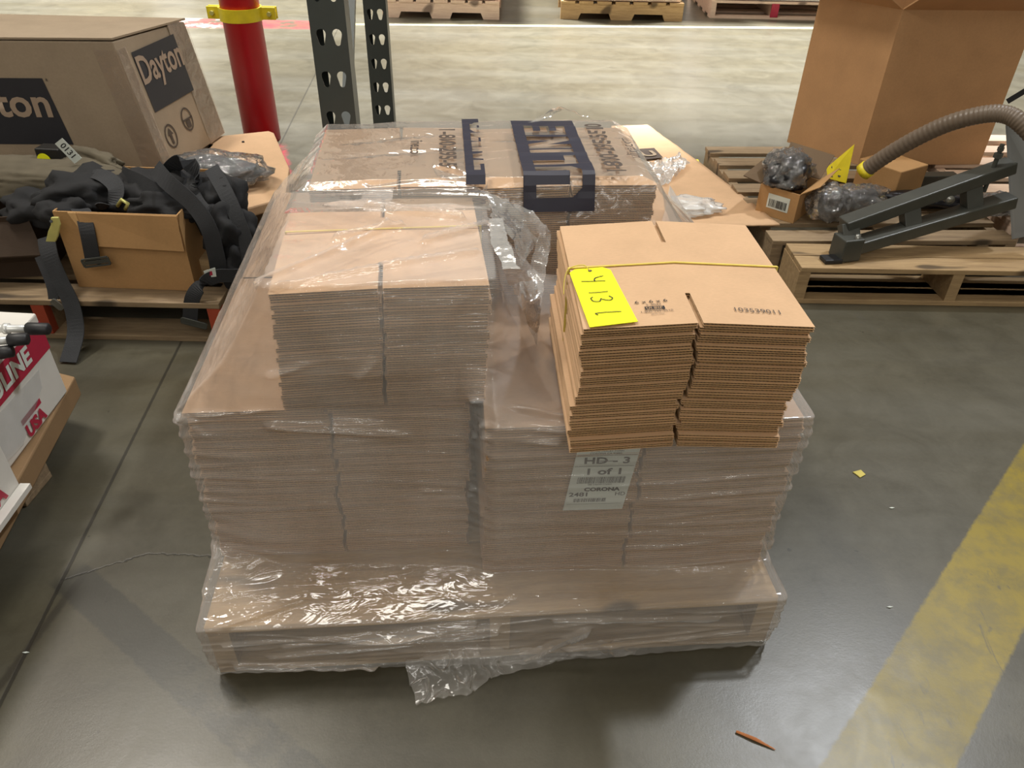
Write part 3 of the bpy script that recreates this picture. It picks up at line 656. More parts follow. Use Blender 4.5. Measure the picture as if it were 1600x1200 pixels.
# printing on the rear panel: (a, distance s along the sheet from its rear edge)
def on_rear(a, s):
    P = [(.828, zt), (.503, zt), (.482, .66), (.46, .59), (.43, .50)]
    for (b0, za), (b1, zb) in zip(P[:-1], P[1:]):
        l = math.hypot(b1 - b0, zb - za)
        if s <= l or (b1, zb) == P[-1]:
            f = s / l; b, z = b0 + (b1 - b0) * f, za + (zb - za) * f; break
        s -= l
    n_ = Vector((0, 0, 1)) if z > .72 else Vector((0, -.95, .25))
    q = W(a, b, z); off_ = .0045 + max(-.001, amp2(0, 0, q))
    return q + n_ * off_
def print_on(o, a0, s0, rev=False):
    """flat mesh in XY -> the rear panel: x runs towards the back (or the front if rev), y towards the left (or right)"""
    bm = bmesh.new(); bm.from_mesh(o.data)
    xs = [v.co.x for v in bm.verts]; x = min(xs)
    while x < max(xs):
        x += .012; g = bm.verts[:] + bm.edges[:] + bm.faces[:]
        bmesh.ops.bisect_plane(bm, geom=g, plane_co=(x, 0, 0), plane_no=(1, 0, 0))
    for v in bm.verts:
        a, s = (a0 + v.co.y, s0 + v.co.x) if rev else (a0 - v.co.y, s0 - v.co.x)
        v.co = on_rear(a, s)
    bm.to_mesh(o.data); bm.free()
pl_ = place_flat(uline_plate(.372, .133), 'printed_logo', (0, 0, 0), (1, 0, 0), (0, 1, 0), MT['navy'], wrap); print_on(pl_, .643, .203)
tx = text('1-800-295-5510', .050, (0, 0, 0), (1, 0, 0), (0, 1, 0), MT['ink_soft'], wrap, 'printed_text', .0012, sx=.90); print_on(tx, .752, .185)
tx = text('uline.com', .034, (0, 0, 0), (1, 0, 0), (0, 1, 0), MT['ink_soft'], wrap, 'printed_text', 0, sx=.9); print_on(tx, .800, .19)
tx = text('1-800-295-5', .046, (0, 0, 0), (1, 0, 0), (0, 1, 0), MT['ink_soft'], wrap, 'printed_text', .001, sx=.95); print_on(tx, .438, .175, True)
tx = text('ine.co', .034, (0, 0, 0), (1, 0, 0), (0, 1, 0), MT['ink_soft'], wrap, 'printed_text', .0006, sx=.95); print_on(tx, .378, .175, True)
# the second logo, gathered into a fold so that only a strip of it shows
def strip_logo():
    me = uline_plate(.335, .125); bm = bmesh.new(); bm.from_mesh(me)
    g = bm.verts[:] + bm.edges[:] + bm.faces[:]
    bmesh.ops.bisect_plane(bm, geom=g, plane_co=(0, -.012, 0), plane_no=(0, 1, 0), clear_outer=True)
    for v in bm.verts: v.co.y = (v.co.y + .0625) * .70 - .018
    bm.to_mesh(me); bm.free(); return me
pl_ = place_flat(strip_logo(), 'printed_logo', (0, 0, 0), (1, 0, 0), (0, 1, 0), MT['navy'], wrap); print_on(pl_, .490, .170, True)

# folded milky seam, crumpled gather beside it, torn flap on the floor
def patch(name, pts, nu, nv, mat, parent, amp=.004, sc_=(20, 20, 20), off=Vector(), crease=0, world=True):
    """patch from rows of control points (world), displaced"""
    C_, R_ = len(pts), len(pts[0]); K = [[Vector(q) - off for q in c] for c in pts]; vs = []
    for i in range(nu + 1):
        u = i / nu * (C_ - 1); c = min(int(u), C_ - 2); f = u - c
        for j in range(nv + 1):
            v = j / nv * (R_ - 1); r = min(int(v), R_ - 2); g = v - r
            q = (K[c][r].lerp(K[c + 1][r], f)).lerp(K[c][r + 1].lerp(K[c + 1][r + 1], f), g)
            h = amp * (ns(q, sc_) + .6 * ns(q, [s_ * 2.3 for s_ in sc_], 4)) + crease * (1 - min(1, abs(ns(q, [s_ * 1.2 for s_ in sc_], 8)) * 6))
            e_ = min(i, nu - i, j, nv - j); jag = .003 * ns(q, (70, 70, 70), 2) if e_ == 0 else 0
            vs.append(q + Vector((jag, jag, h if h > -.9 else 0)))
    fs = [(i * (nv + 1) + j, (i + 1) * (nv + 1) + j, (i + 1) * (nv + 1) + j + 1, i * (nv + 1) + j + 1) for i in range(nu) for j in range(nv)]
    return mesh_obj(name, vs, fs, mat, parent, True)
patch('folded_seam', [[(-0.046,1.205,0.712), (-0.037,1.111,0.712), (-0.017,1.039,0.704)], [(-0.022,1.197,0.716), (-0.010,1.104,0.716), (0.008,1.036,0.706)]], 10, 40, MT['film_milky'], wrap, .0012, (30, 60, 30), Wl, .002)
patch('folded_seam', [[(-0.017,1.043,0.704), (-0.014,1.080,0.670), (-0.006,1.099,0.640)], [(0.008,1.040,0.706), (0.018,1.077,0.680), (0.029,1.092,0.660)]], 12, 24, MT['film'], wrap, .003, (30, 60, 30), Wl, .003)
patch('gathered_film', [[(-0.052,1.293,0.722), (-0.041,1.230,0.714), (-0.040,1.195,0.712)], [(0.028,1.311,0.680), (0.019,1.294,0.660), (-0.005,1.198,0.680)], [(0.065,1.270,0.660), (0.044,1.306,0.630), (0.012,1.169,0.640)]], 40, 24, MT['film_grey'], wrap, .004, (20, 40, 20), Wl, .004)
patch('gathered_film', [[(0.042,1.258,0.660), (0.026,1.241,0.600), (-0.003,1.103,0.640)], [(0.065,1.267,0.660), (0.053,1.207,0.580), (0.042,1.142,0.500)]], 24, 60, MT['film_grey'], wrap, .004, (25, 15, 25), Wl, .005)
patch('film_peak', [[(0.022,1.639,0.735), (0.056,1.647,0.740)], [(0.086,1.680,0.760), (0.099,1.705,0.745)], [(0.135,1.713,0.735), (0.164,1.711,0.725)]], 20, 8, MT['film'], wrap, .002, (30, 30, 30), Wl, .003)
patch('torn_flap', [[(-0.182,0.816,0.030), (-0.171,0.787,0.012), (-0.153,0.748,0.004)], [(-0.105,0.829,0.040), (-0.115,0.800,0.016), (-0.107,0.760,0.006)], [(-0.065,0.837,0.050), (-0.064,0.811,0.020), (-0.062,0.771,0.006)], [(0.010,0.846,0.030), (-0.001,0.831,0.012), (-0.023,0.806,0.004)], [(0.129,0.865,0.020), (0.129,0.858,0.010), (0.129,0.849,0.004)], [(0.263,0.886,0.015), (0.257,0.881,0.008), (0.237,0.857,0.004)]], 120, 40, MT['film'], wrap, .006, (26, 26, 26), Wl, .008)
W = _W

# ------------------------------------------------------------------ things lying on the floor
tw = empty('wood_splinter', (0.425,0.698,0.000), 0, 'thin orange-brown wood splinter on the floor near the yellow line', 'splinter')
v_ = Vector((0.454,0.683,0.002)) - Vector((0.395,0.713,0.002)); MB().tube([-v_ / 2 + Vector((0, 0, .003)), Vector((0, .001, .004)), v_ / 2 + Vector((0, 0, .002))], [.0022, .0032, .0008], 6).build('splinter_body', simple('orange_wood', srgb(186, 116, 66)), tw)
o = MB().prism([(0.824,1.376,0.001), (0.846,1.384,0.001), (0.852,1.368,0.001), (0.835,1.357,0.001), (0.830,1.367,0.001)], (0, 0, .002)).build('paper_scrap', MT['leaf']); tag(o, 'small pale yellow scrap on the bare floor right of the pallet', 'scrap')
for q, lab in (((0.872,1.258,0.001), 'tiny white chip on the floor just right of the yellow scrap'), ((0.761,0.981,0.001), 'tiny pale splinter on the floor beside the yellow line'), ((-0.884,0.837,0.001), 'shiny sliver in the floor joint at the left')):
    q = Vector(q); o = MB().prism([q + Vector(d) for d in ((-.006, 0, 0), (0, -.0015, 0), (.007, .0005, 0), (.001, .002, 0))], (0, 0, .0015)).build('floor_chip', MT['paper']); tag(o, lab, 'debris')

# ------------------------------------------------------------------ pallet of white cartons at the far left
pallet('wooden_pallet', 'pallet under the white and red cartons at the left edge', (-2.16, .86), R(-4), 1.06, .52, MT['wood_g'], h=.09, nb=4, bw=.1, seed=8)
tr, L_, T_, _c = carton_box('cardboard_tray', 'brown cardboard tray under the white and red cartons', 'tray', [(-2.05, .80), (-.955, .80), (-1.060, 1.50), (-1.36, 1.60), (-2.1, 1.56)], .055, MT['card_tray_shaded'], z=.092)
def white_box(lab, x1a, y0, x1b, y1, z, h, big):
    foot = [(x1a - .34, y0 + .02), (x1a, y0), (x1b, y1), (x1b - .34, y1 + .02)]
    root, L, T, ctr = carton_box('white_carton', lab, 'carton', foot, h, MT['white_card'], z=z, group=None)
    A, B = L[1], L[2]; al = (B - A).normalized(); n_ = al.cross(Vector((0, 0, 1))).normalized(); ln = (B - A).length
    def P(u, v, k=1): return A + al * u + Vector((0, 0, v)) + n_ * .0012 * k
    return root, P, al, ln, n_, L, T
b1, P, al, ln, n_, L, T = white_box('white carton with a red band and bold lettering, behind the front white carton', -1.035, 1.12, -1.045, 1.435, .15, .215, 0)
quad('printed_band', [P(0, .125), P(ln, .125), P(ln, .195), P(0, .195)], MT['red_print'], b1)
text('ULINE', .056, P(ln * .52, .158, 2), al, (0, 0, 1), MT['paper'], b1, 'printed_text', .0022, sx=1.0)
text('USA', .042, P(ln * .55, .022, 2), al, (0, 0, 1), MT['red_print'], b1, 'printed_text', .0022)
quad('printed_flag', [P(ln * .42, .045), P(ln * .68, .045), P(ln * .68, .058), P(ln * .42, .058)], MT['red_print'], b1)
quad('torn_tape_strip', [P(.03, .02), P(ln * .35, .012), P(ln * .75, .07), P(ln * .8, .11), P(.06, .118)], MT['film_milky'], b1)
b2, P, al, ln, n_, L, T = white_box('white carton with a red rounded badge, nearest at the left edge', -.975, .62, -.985, 1.115, .15, .225, 1)
quad('printed_band', [P(.0, .12), P(ln * .80, .10), P(ln * .97, .135), P(ln * .98, .17), P(ln * .85, .205), P(0, .205)], MT['red_print'], b2)
text('ne', .075, P(ln * .80, .150, 2), al, (0, 0, 1), MT['paper'], b2, 'printed_text', .003, shear=.25)
quad('printed_flag', [P(ln * .74, .058), P(ln * .91, .058), P(ln * .91, .072), P(ln * .74, .072)], MT['red_print'], b2)
text('MADE IN THE', .012, P(ln * .82, .079, 2), al, (0, 0, 1), MT['red_print'], b2, 'printed_text', .0002)
text('USA', .048, P(ln * .82, .034, 2), al, (0, 0, 1), MT['red_print'], b2, 'printed_text', .0024)
MB().box(0, 0, 0, .02, ln, .012, X=Matrix.Translation(P(0, -.001)) @ Matrix.Rotation(math.atan2(al.y, al.x) - math.pi / 2, 4, 'Z')).build('bottom_edge', MT['white_card'], b2)
def rod(lab, q0, q1, group='capped tubes on the white cartons'):
    q0, q1 = Vector(q0), Vector(q1); d = (q1 - q0); r = empty('steel_tube', q0, 0, lab, 'tube', group)
    MB().tube([(0, 0, 0), d * .72], .0085, 18).build('tube_body', MT['chrome'], r, True)
    MB().tube([d * .40, d * .46], .0115, 18).build('collar', MT['chrome'], r, True)
    MB().tube([d * .70, d * .72, d * .98, d], [.0115, .0135, .0125, .009], 18).build('end_cap', MT['rubber'], r, True)
rod('bright tube with black end cap, rear of the pair on the white cartons', (-1.111,1.332,0.388), (-0.958,1.336,0.388))
rod('bright tube with black end cap, front of the pair on the white cartons', (-1.098,1.269,0.392), (-0.977,1.292,0.392))
rod('short bright tube below the capped pair', (-1.093,1.246,0.372), (-1.006,1.277,0.372))

# ------------------------------------------------------------------ left pallet and its load
pallet('wooden_pallet', 'pallet with orange painted stringer ends under the strap-filled carton', (-1.885, 1.885), R(0), 1.045, 1.0, MT['wood_g'], h=.13, nb=7, bw=.1, endpaint=MT['orange'], seed=5)
oc, L, T, ctr = carton_box('open_carton', 'open brown carton full of black webbing on the left pallet', 'carton', [(-1.272, 1.965), (-.925, 1.955), (-.925, 2.30), (-1.272, 2.31)], .235, MT['card_warm'], open_top=True, z=.131, wall=.006)
A, B = L[0], L[1]; u_ = (B - A).normalized(); fn = Vector((u_.y, -u_.x, 0)).normalized()
quad('front_flap', [A + u_ * .07 + T + fn * .003, B + T + fn * .003, B + u_ * .002 + T * .58 + fn * .016, A + u_ * .085 + T * .62 + fn * .020], MT['card_warm'], oc, .004, fn)
quad('torn_flap_edge', [A + u_ * .045 + T + fn * .003, A + u_ * .068 + T + fn * .003, A + u_ * .083 + T * .62 + fn * .020, A + u_ * .072 + T * .70 + fn * .018, A + u_ * .066 + T * .84 + fn * .01], MT['liner'], oc, .003, fn)
fc = empty('dark_carton', (-1.53, 2.17, .131), 0, 'open carton, shade painted into its dark colour, at the left edge beside the strap-filled carton', 'carton')
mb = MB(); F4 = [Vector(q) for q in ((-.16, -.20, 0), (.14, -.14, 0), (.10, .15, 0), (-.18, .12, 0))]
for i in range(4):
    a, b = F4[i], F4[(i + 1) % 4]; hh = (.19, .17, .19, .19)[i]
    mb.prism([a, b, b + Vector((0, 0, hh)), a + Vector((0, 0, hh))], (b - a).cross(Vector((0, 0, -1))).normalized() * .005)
mb.build('box_wall', MT['card_shaded'], fc); quad('box_flap', [F4[0] + Vector((0, 0, .185)), F4[1] + Vector((0, 0, .168)), F4[1] + Vector((.04, -.05, .09)), F4[0] + Vector((0, -.07, .10))], MT['card_shaded'], fc, .004)

# black harness: gathered fabric plus webbing straps, buckles and a hook
hn = empty('safety_harness', (-1.1, 2.1, .37), 0, 'tangled black webbing harness spilling out of the open carton', 'harness')
ho = Vector(hn.location)
def H(q): return Vector(q) - ho
for i, (c, r, rot) in enumerate((((-1.378,2.100,0.315), (.10, .07, .055), .3), ((-1.251,2.120,0.359), (.12, .09, .055), .1), ((-1.114,2.140,0.344), (.12, .09, .055), -.2), ((-0.979,2.140,0.357), (.10, .08, .06), .4), ((-0.876,2.100,0.340), (.085, .08, .075), .2), ((-0.820,2.030,0.279), (.07, .07, .09), 0), ((-0.796,1.990,0.198), (.05, .05, .075), .2), ((-1.265,2.030,0.328), (.07, .05, .05), .2), ((-0.985,2.050,0.351), (.12, .05, .04), 0))):
    blob('fabric_fold', H(c), r, MT['cloth'], hn, seed=i + 3, amp=.6, freq=3.4, sub=4, rot=rot, crump=.22, flat=False)
WB = .048
rs = random.Random(9)
def strap(px, width=WB, side=(1, 0, 0), mat='web'): return ribbon('webbing_strap', [H(q) for q in px], width, MT[mat], hn, side=side)
strap([(-1.297,2.080,0.331), (-1.205,1.990,0.357), (-1.178,1.940,0.323), (-1.185,1.930,0.226)], .043)
strap([(-1.318,1.970,0.286), (-1.301,1.930,0.247), (-1.277,1.900,0.183), (-1.251,1.870,0.122), (-1.242,1.830,0.058), (-1.246,1.758,0.006)], .05, side=(1, -.1, 0))
strap([(-1.022,2.100,0.444), (-0.959,2.020,0.434), (-0.883,1.970,0.395), (-0.841,1.940,0.340), (-0.835,1.935,0.256), (-0.840,1.940,0.203)], .048, side=[(.8, 0, .6), (.8, 0, .6), (.8, 0, .55), (1, 0, .2), (1, 0, 0), (1, 0, 0)])
strap([(-0.870,2.120,0.440), (-0.813,2.040,0.401), (-0.774,1.990,0.338), (-0.753,1.960,0.255), (-0.771,1.930,0.204), (-0.837,1.910,0.205), (-0.887,1.900,0.176), (-0.915,1.890,0.136), (-0.934,1.885,0.068)], .042, side=[(1, 0, .2), (1, 0, .1), (1, 0, .2), (1, 0, 0), (.3, 0, 1), (.2, 0, 1), (.9, 0, .5), (1, 0, 0), (1, 0, 0)])
strap([(-1.012,2.150,0.414), (-0.949,2.120,0.457), (-0.894,2.080,0.436), (-0.911,2.050,0.395), (-0.869,2.000,0.360), (-0.821,1.990,0.346)], .045, side=[(1, 0, .3), (.6, 0, -.6), (.2, 0, 1), (.8, .2, .3), (1, 0, 0), (1, 0, .4)])
strap([(-1.301,2.160,0.361), (-1.207,2.120,0.414), (-1.128,2.060,0.405), (-1.131,2.020,0.368), (-1.167,2.000,0.368)], .045, side=[(.3, .4, 1), (.2, 1, .2), (.4, .6, .4), (1, 0, .4), (1, 0, .2)])
strap([(-1.154,2.160,0.399), (-1.056,2.080,0.402), (-0.976,2.030,0.379), (-0.898,2.000,0.374)], .045, side=[(0, .6, 1), (.2, .5, 1), (.2, .4, 1), (.3, .4, 1)])
strap([(-0.742,1.970,0.260), (-0.751,1.950,0.210), (-0.787,1.930,0.179)], .05, side=[(1, 0, 0), (.8, 0, .5), (.4, 0, 1)])
strap([(-1.343,1.950,0.236), (-1.314,1.910,0.167), (-1.311,1.885,0.112)], .03)
def buckle(pa, pb, h, mat, nm='buckle'):
    a, b = H(pa), H(pb); d = (b - a).normalized(); u2 = d.cross(Vector((0, -1, 0))).normalized(); mb = MB()
    for k in (-1, 1): mb.bar(a + u2 * k * h / 2, b + u2 * k * h / 2, .006, .005, upv=(0, -1, 0))
    mb.bar(a, b, .012, .004, upv=(0, -1, 0)); mb.bar(a - u2 * h / 2, a + u2 * h / 2, .006, .005, upv=(0, -1, 0)); mb.bar(b - u2 * h / 2, b + u2 * h / 2, .006, .005, upv=(0, -1, 0))
    mb.build(nm, MT[mat], hn, bevel=.001)
buckle((-1.211,1.925,0.228), (-1.136,1.925,0.240), .022, 'steel_dark'); buckle((-0.954,1.880,0.077), (-0.888,1.880,0.057), .016, 'steel_dark'); buckle((-1.304,1.875,0.135), (-1.285,1.875,0.110), .016, 'steel')
hk = [H(q) for q in ((-1.257,1.925,0.365), (-1.237,1.925,0.366), (-1.238,1.925,0.344), (-1.256,1.925,0.309), (-1.268,1.925,0.293), (-1.295,1.925,0.293), (-1.278,1.925,0.324), (-1.264,1.925,0.343))]
MB().prism(hk, (0, .008, 0)).build('snap_hook', MT['brass'], hn, bevel=.002)
MB().tube([H((-1.257,1.922,0.356)), H((-1.259,1.926,0.354))], .004, 12).build('rivet', MT['black'], hn)
MB().tube([H((-1.106,2.000,0.370)), H((-1.084,1.990,0.393)), H((-1.070,1.990,0.382)), H((-1.087,2.000,0.361))], .005, 8).build('snap_hook', MT['brass'], hn, True)
MB().prism([H(q) for q in ((-0.868,1.905,0.223), (-0.833,1.905,0.235), (-0.835,1.905,0.207), (-0.865,1.905,0.203))], (0, .001, 0)).build('care_tag', MT['paper'], hn)
MB().prism([H(q) for q in ((-0.853,1.904,0.222), (-0.844,1.904,0.224), (-0.844,1.904,0.212), (-0.854,1.904,0.210))], (0, .001, 0)).build('care_tag_stripe', MT['red_print'], hn)

ol = blob('canvas_bundle', (0, 0, 0), (.34, .085, .062), MT['olive'], seed=31, amp=.25, freq=2.2, sub=5, crump=.1); ol.location = (-1.432,2.200,0.360)
tag(ol, 'rolled olive canvas lying in front of the large printed carton', 'canvas')
ol2 = blob('canvas_flap', (0, 0, 0), (.11, .03, .028), MT['olive'], ol, seed=33, amp=.5, freq=3, sub=4, rot=-.5, crump=.3); ol2.location = Vector((-1.284,2.280,0.395)) - Vector(ol.location)
bt = empty('battery_pack', (-1.385,2.230,0.429), R(-4), 'small black box with a yellow dot on top of the olive canvas', 'device')
MB().box(-.035, -.02, -.02, .04, .03, .022).build('case', MT['black'], bt, bevel=.004)
MB().tube([(-.012, -.0215, -.012), (-.012, -.0225, -.012)], .021, 24).build('yellow_dot', MT['tag'], bt)
lb = empty('paper_label', (-1.300,2.180,0.458), 0, 'white paper label numbered 0131 on the olive canvas', 'label')
xd = Vector((.55, 0, -.83)); yd = Vector((.83, .2, .55))
MB().prism([xd * a + yd * b for a, b in ((-.035, -.014), (.035, -.014), (.035, .014), (-.035, .014))], (0, -.001, 0)).build('label_paper', MT['paper'], lb)
text('0131', .024, Vector((0, -.002, 0)), xd, yd, MT['ink'], lb, 'label_text', .0003)

# big printed carton
foot = [(-2.024,2.450,0.300), (-1.176,2.492,0.270), (-1.120,2.932,0.270), (-1.765,2.812,0.300)]
foot = [(q[0], q[1]) for q in foot]
dz = .268
db, L, T, ctr = carton_box('large_carton', 'large taped brown carton with square charcoal prints, tilted on the left pallet', 'carton', foot, .42, MT['card_box'], z=dz, lean=(-.065, .0), drop=((2, (.0, 0, -.028)),))
A, B, Cc = L[0], L[1], L[2]
def face(P0, P1):
    al = (P1 - P0).normalized(); n_ = al.cross(T).normalized(); vd = T.normalized(); ln = (P1 - P0).length
    return (lambda u, v, k=1: P0 + al * u + vd * v + n_ * .0015 * k), al, vd, ln
P, al, vd, ln = face(A, B)
u1 = ln - .262; 
quad('printed_square', [P(u1 - .34, .105), P(u1, .105), P(u1, .315), P(u1 - .34, .315)], MT['dayton'], db)
text('Dayton', .125, P(u1 - .010, .235, 2), al, vd, MT['dletter'], db, 'printed_text', .003, align='RIGHT')
text('R', .012, P(u1 + .012, .31, 2), al, vd, MT['dayton'], db, 'registered_mark'); 
P, al, vd, ln = face(B, Cc)
quad('printed_square', [P(ln * .15, .19), P(ln * .76, .19), P(ln * .76, .378), P(ln * .15, .378)], MT['dayton'], db)
text('Dayton', .118, P(ln * .46, .315, 2), al, vd, MT['dletter'], db, 'printed_text', .0025, sx=.78 * ln / .44)
def ring(cx_, cy_, rx, ry, th, nm='printed_symbol'):
    n = 32; mb = MB(); vs = []
    for i in range(n):
        t = 2 * math.pi * i / n
        vs += [P(cx_ + rx * math.cos(t), cy_ + ry * math.sin(t), 1.2), P(cx_ + (rx - th) * math.cos(t), cy_ + (ry - th) * math.sin(t), 1.2)]
    mb.add(vs, [[2 * i, 2 * ((i + 1) % n), 2 * ((i + 1) % n) + 1, 2 * i + 1] for i in range(n)])
    return mb
m1 = ring(ln * .23, .10, .034, .040, .006); x_, y_ = ln * .23, .10
m1.add([P(x_ + a, y_ + b, 1.2) for a, b in ((-.006, -.026), (.006, -.026), (.006, .004), (.017, .004), (0, .028), (-.017, .004), (-.006, .004))], [list(range(7))]); m1.build('printed_symbol', MT['ink_soft'], db)
m1 = ring(ln * .52, .118, .034, .040, .006); x_, y_ = ln * .52, .118
m1.add([P(x_ + a, y_ + b, 1.2) for a, b in ((-.030, -.002), (.030, -.002), (.030, .004), (-.030, .004))], [list(range(4))])
m1.add([P(x_ + a, y_ + b, 1.2) for a, b in ((-.016, -.004), (-.012, -.028), (.012, -.028), (.016, -.004))], [list(range(4))]); m1.build('printed_symbol', MT['ink_soft'], db)
top = [q + T for q in L]
quad('top_flap', [top[0] + Vector((0, 0, .002)), top[1] + Vector((.0, .0, .004)), top[2] + Vector((.005, 0, -.022)), top[3] + Vector((0, 0, .002))], MT['card_box'], db, .006)
tape_m = film('packing_tape', haze=.25, gloss=.8, rough=.18, tint=srgb(226, 200, 176))
P2, al2, vd2, ln2 = face(A, B); q0 = ln2 - .06
quad('packing_tape', [P2(ln2 - .07, .01, .8), P2(ln2, .01, .8), P2(ln2, .40, .8), P2(ln2 - .07, .40, .8)], tape_m, db)
quad('packing_tape', [P(0, .01, .8), P(.05, .01, .8), P(.05, .40, .8), P(0, .40, .8)], tape_m, db)
quad('packing_tape', [P(ln * .72, .0, .8), P(ln, .0, .8), P(ln, .41, .8), P(ln * .72, .41, .8)], tape_m, db)

# something for the big carton to stand on: wooden crate box, hidden behind the harness
cr = MB().box(-1.86, 2.42, .131, -1.13, 2.82, .262).build('low_carton', MT['card_dark']); tag(cr, 'dark low carton under the large printed carton, behind the harness', 'carton')

# tan panel box with a bagged part on it
foot = [(-0.893,2.205,0.262), (-0.742,2.343,0.262), (-0.794,2.601,0.262), (-0.944,2.968,0.262), (-0.969,2.989,0.262), (-1.158,2.909,0.262), (-1.127,2.581,0.262)]
mid = sum((Vector(q) for q in foot), Vector()) / len(foot)
tp = empty('shallow_carton', mid, 0, 'pale tan lid-like carton with a rounded corner behind the wrapped pallet', 'carton')
MB().prism([Vector(q) - mid for q in foot], (0, 0, -.035)).build('lid_body', MT['card'], tp, bevel=.006)
MB().prism([Vector(q) * 1 - mid + (mid - Vector(q)) * .25 + Vector((0, 0, -.036)) for q in foot], (0, 0, -.095)).build('lower_box', MT['card_dark'], tp)
for px in ((-1.028,2.849,0.263), (-0.900,2.648,0.263)):
    q = Vector(px) - mid; MB().tube([q, q + Vector((0, 0, .003))], .005, 10).build('staple_hole', MT['ink'], tp)
bg_ = empty('bagged_part', (-0.981,2.456,0.290), 0, 'grey moulded part in a clear bag on the tan lid', 'bagged part')
blob('grey_part', (0, 0, .015), (.135, .075, .034), MT['grey_part'], bg_, seed=41, amp=.4, freq=3, rot=-.15, crump=.2)
blob('clear_bag', (0, 0, .02), (.165, .09, .046), MT['bag'], bg_, seed=42, amp=.4, freq=4, rot=-.15, crump=.3)
cs = ribbon('strapping_band', [(-0.937,2.350,0.272), (-0.884,2.300,0.255), (-0.824,2.220,0.233), (-0.751,2.100,0.234)], .016, MT['cream'], None, side=(1, 0, .4)); tag(cs, 'loose cream strapping band hanging behind the wrapped pallet', 'strapping')
pallet('wooden_pallet', 'weathered pallet glimpsed below the tan lid-like carton', (-.83, 2.40), R(0), .34, .74, MT['wood_g'], nb=5, nstr=2, seed=15)
pk = MB().box(-.99, 2.02, .131, -.80, 2.26, .20).build('wood_block', MT['wood'], bevel=.003); tag(pk, 'wooden block on the left pallet below the strapping band', 'block')

# ------------------------------------------------------------------ red post with yellow clamp
pc = Vector((-1.222, 3.66, 0))
rp = empty('red_post', pc, 0, 'round red painted post rising behind the left cartons', 'post')
MB().tube([(0, 0, 0), (0, 0, 1.7)], .084, 48).build('post_body', MT['red_pole'], rp, True)
cp = MB(); 
for i in range(40):
    t0, t1 = 2 * math.pi * i / 40, 2 * math.pi * (i + 1) / 40
    P4 = [Vector((r * math.cos(t), r * math.sin(t), 0)) for r, t in ((.0845, t0), (.093, t0), (.093, t1), (.0845, t1))]
    cp.prism(P4, (0, 0, .052))
co = cp.build('pipe_clamp', MT['yellow_metal']); co.location = pc + Vector((0, 0, .528)); tag(co, 'yellow steel clamp around the red post', 'clamp')
for sx, y_ in ((1, .02), (-1, .02)):
    ea = MB().box(sx * .088, y_ - .02, .0, sx * .15, y_ - .008, .05).box(sx * .088, y_ + .008, .0, sx * .15, y_ + .02, .05).build('clamp_ear', MT['yellow_metal'], co, bevel=.002)
    MB().tube([(sx * .125, y_ - .034, .025), (sx * .125, y_ + .034, .025)], .010, 6).build('clamp_bolt', MT['brass'], ea)

# ------------------------------------------------------------------ rack uprights
def upright(lab, x, y, rz, wd, dp, h, pitch, z_first, hw=.0115, group='rack uprights'):
    root = empty('rack_upright', (x, y, 0), rz, lab, 'rack post', group)
    # front face with pairs of teardrop holes
    cu = bpy.data.curves.new('face', 'CURVE'); cu.dimensions = '2D'; cu.fill_mode = 'BOTH'; cu.extrude = .0011
    def poly(P):
        s_ = cu.splines.new('POLY'); s_.points.add(len(P) - 1)
        for i, (a, b) in enumerate(P): s_.points[i].co = (a, b, 0, 1)
        s_.use_cyclic_u = True
    poly([(-wd / 2, .0), (wd / 2, 0), (wd / 2, h), (-wd / 2, h)])
    z = z_first % pitch + pitch * .0
    while z < h - .05:
        if z > .04:
            for sx in (-1, 1):
                cx_ = sx * wd * .22; P = []
                for k in range(13):
                    t = math.pi * (-.12 + 1.24 * k / 12); P.append((cx_ + hw * math.cos(t), z + hw * math.sin(t)))
                P += [(cx_ - hw * .5, z - hw * 2.1), (cx_ - hw * .2, z - hw * 2.35), (cx_ + hw * .2, z - hw * 2.35), (cx_ + hw * .5, z - hw * 2.1)]
                poly(P)
        z += pitch
    o = bpy.data.objects.new('tmp', cu); COL.objects.link(o); dg = bpy.context.evaluated_depsgraph_get(); dg.update()
    me = bpy.data.meshes.new_from_object(o.evaluated_get(dg)); COL.objects.unlink(o); bpy.data.objects.remove(o)
    for v in me.vertices: v.co = Vector((v.co.x, v.co.z, v.co.y))
    me.materials.clear(); me.materials.append(MT['rack']); link(bpy.data.objects.new('perforated_face', me), root)
    MB().box(-wd / 2, 0, 0, -wd / 2 + .002, dp, h).box(wd / 2 - .002, 0, 0, wd / 2, dp, h).build('side_flange', MT['rack'], root)
    MB().box(-wd / 2, dp - .002, 0, -wd / 2 + .018, dp, h).box(wd / 2 - .018, dp - .002, 0, wd / 2, dp, h).build('return_lip', MT['rack'], root)
    MB().box(-wd / 2 - .02, -.02, 0, wd / 2 + .02, dp + .02, .008).build('foot_plate', MT['rack'], root)
    return root
upright('dark grey perforated rack upright nearest the wrapped pallet', -.462, 2.0, R(3), .088, .07, 1.55, .098, .727 + .002)
upright('dark grey perforated rack upright behind the front one', -.545, 3.15, R(3), .085, .07, 1.5, .0885, .575)
br = empty('rack_brace', (-.50, 2.07, 0), 0, 'dark brace between the two rack uprights', 'brace')
MB().bar((0, .01, .30), (-.045, 1.06, 1.30), .03, .02).build('brace_bar', MT['rack'], br)
MB().bar((0, .01, .22), (-.045, 1.06, .22), .03, .02).build('brace_bar', MT['rack'], br)

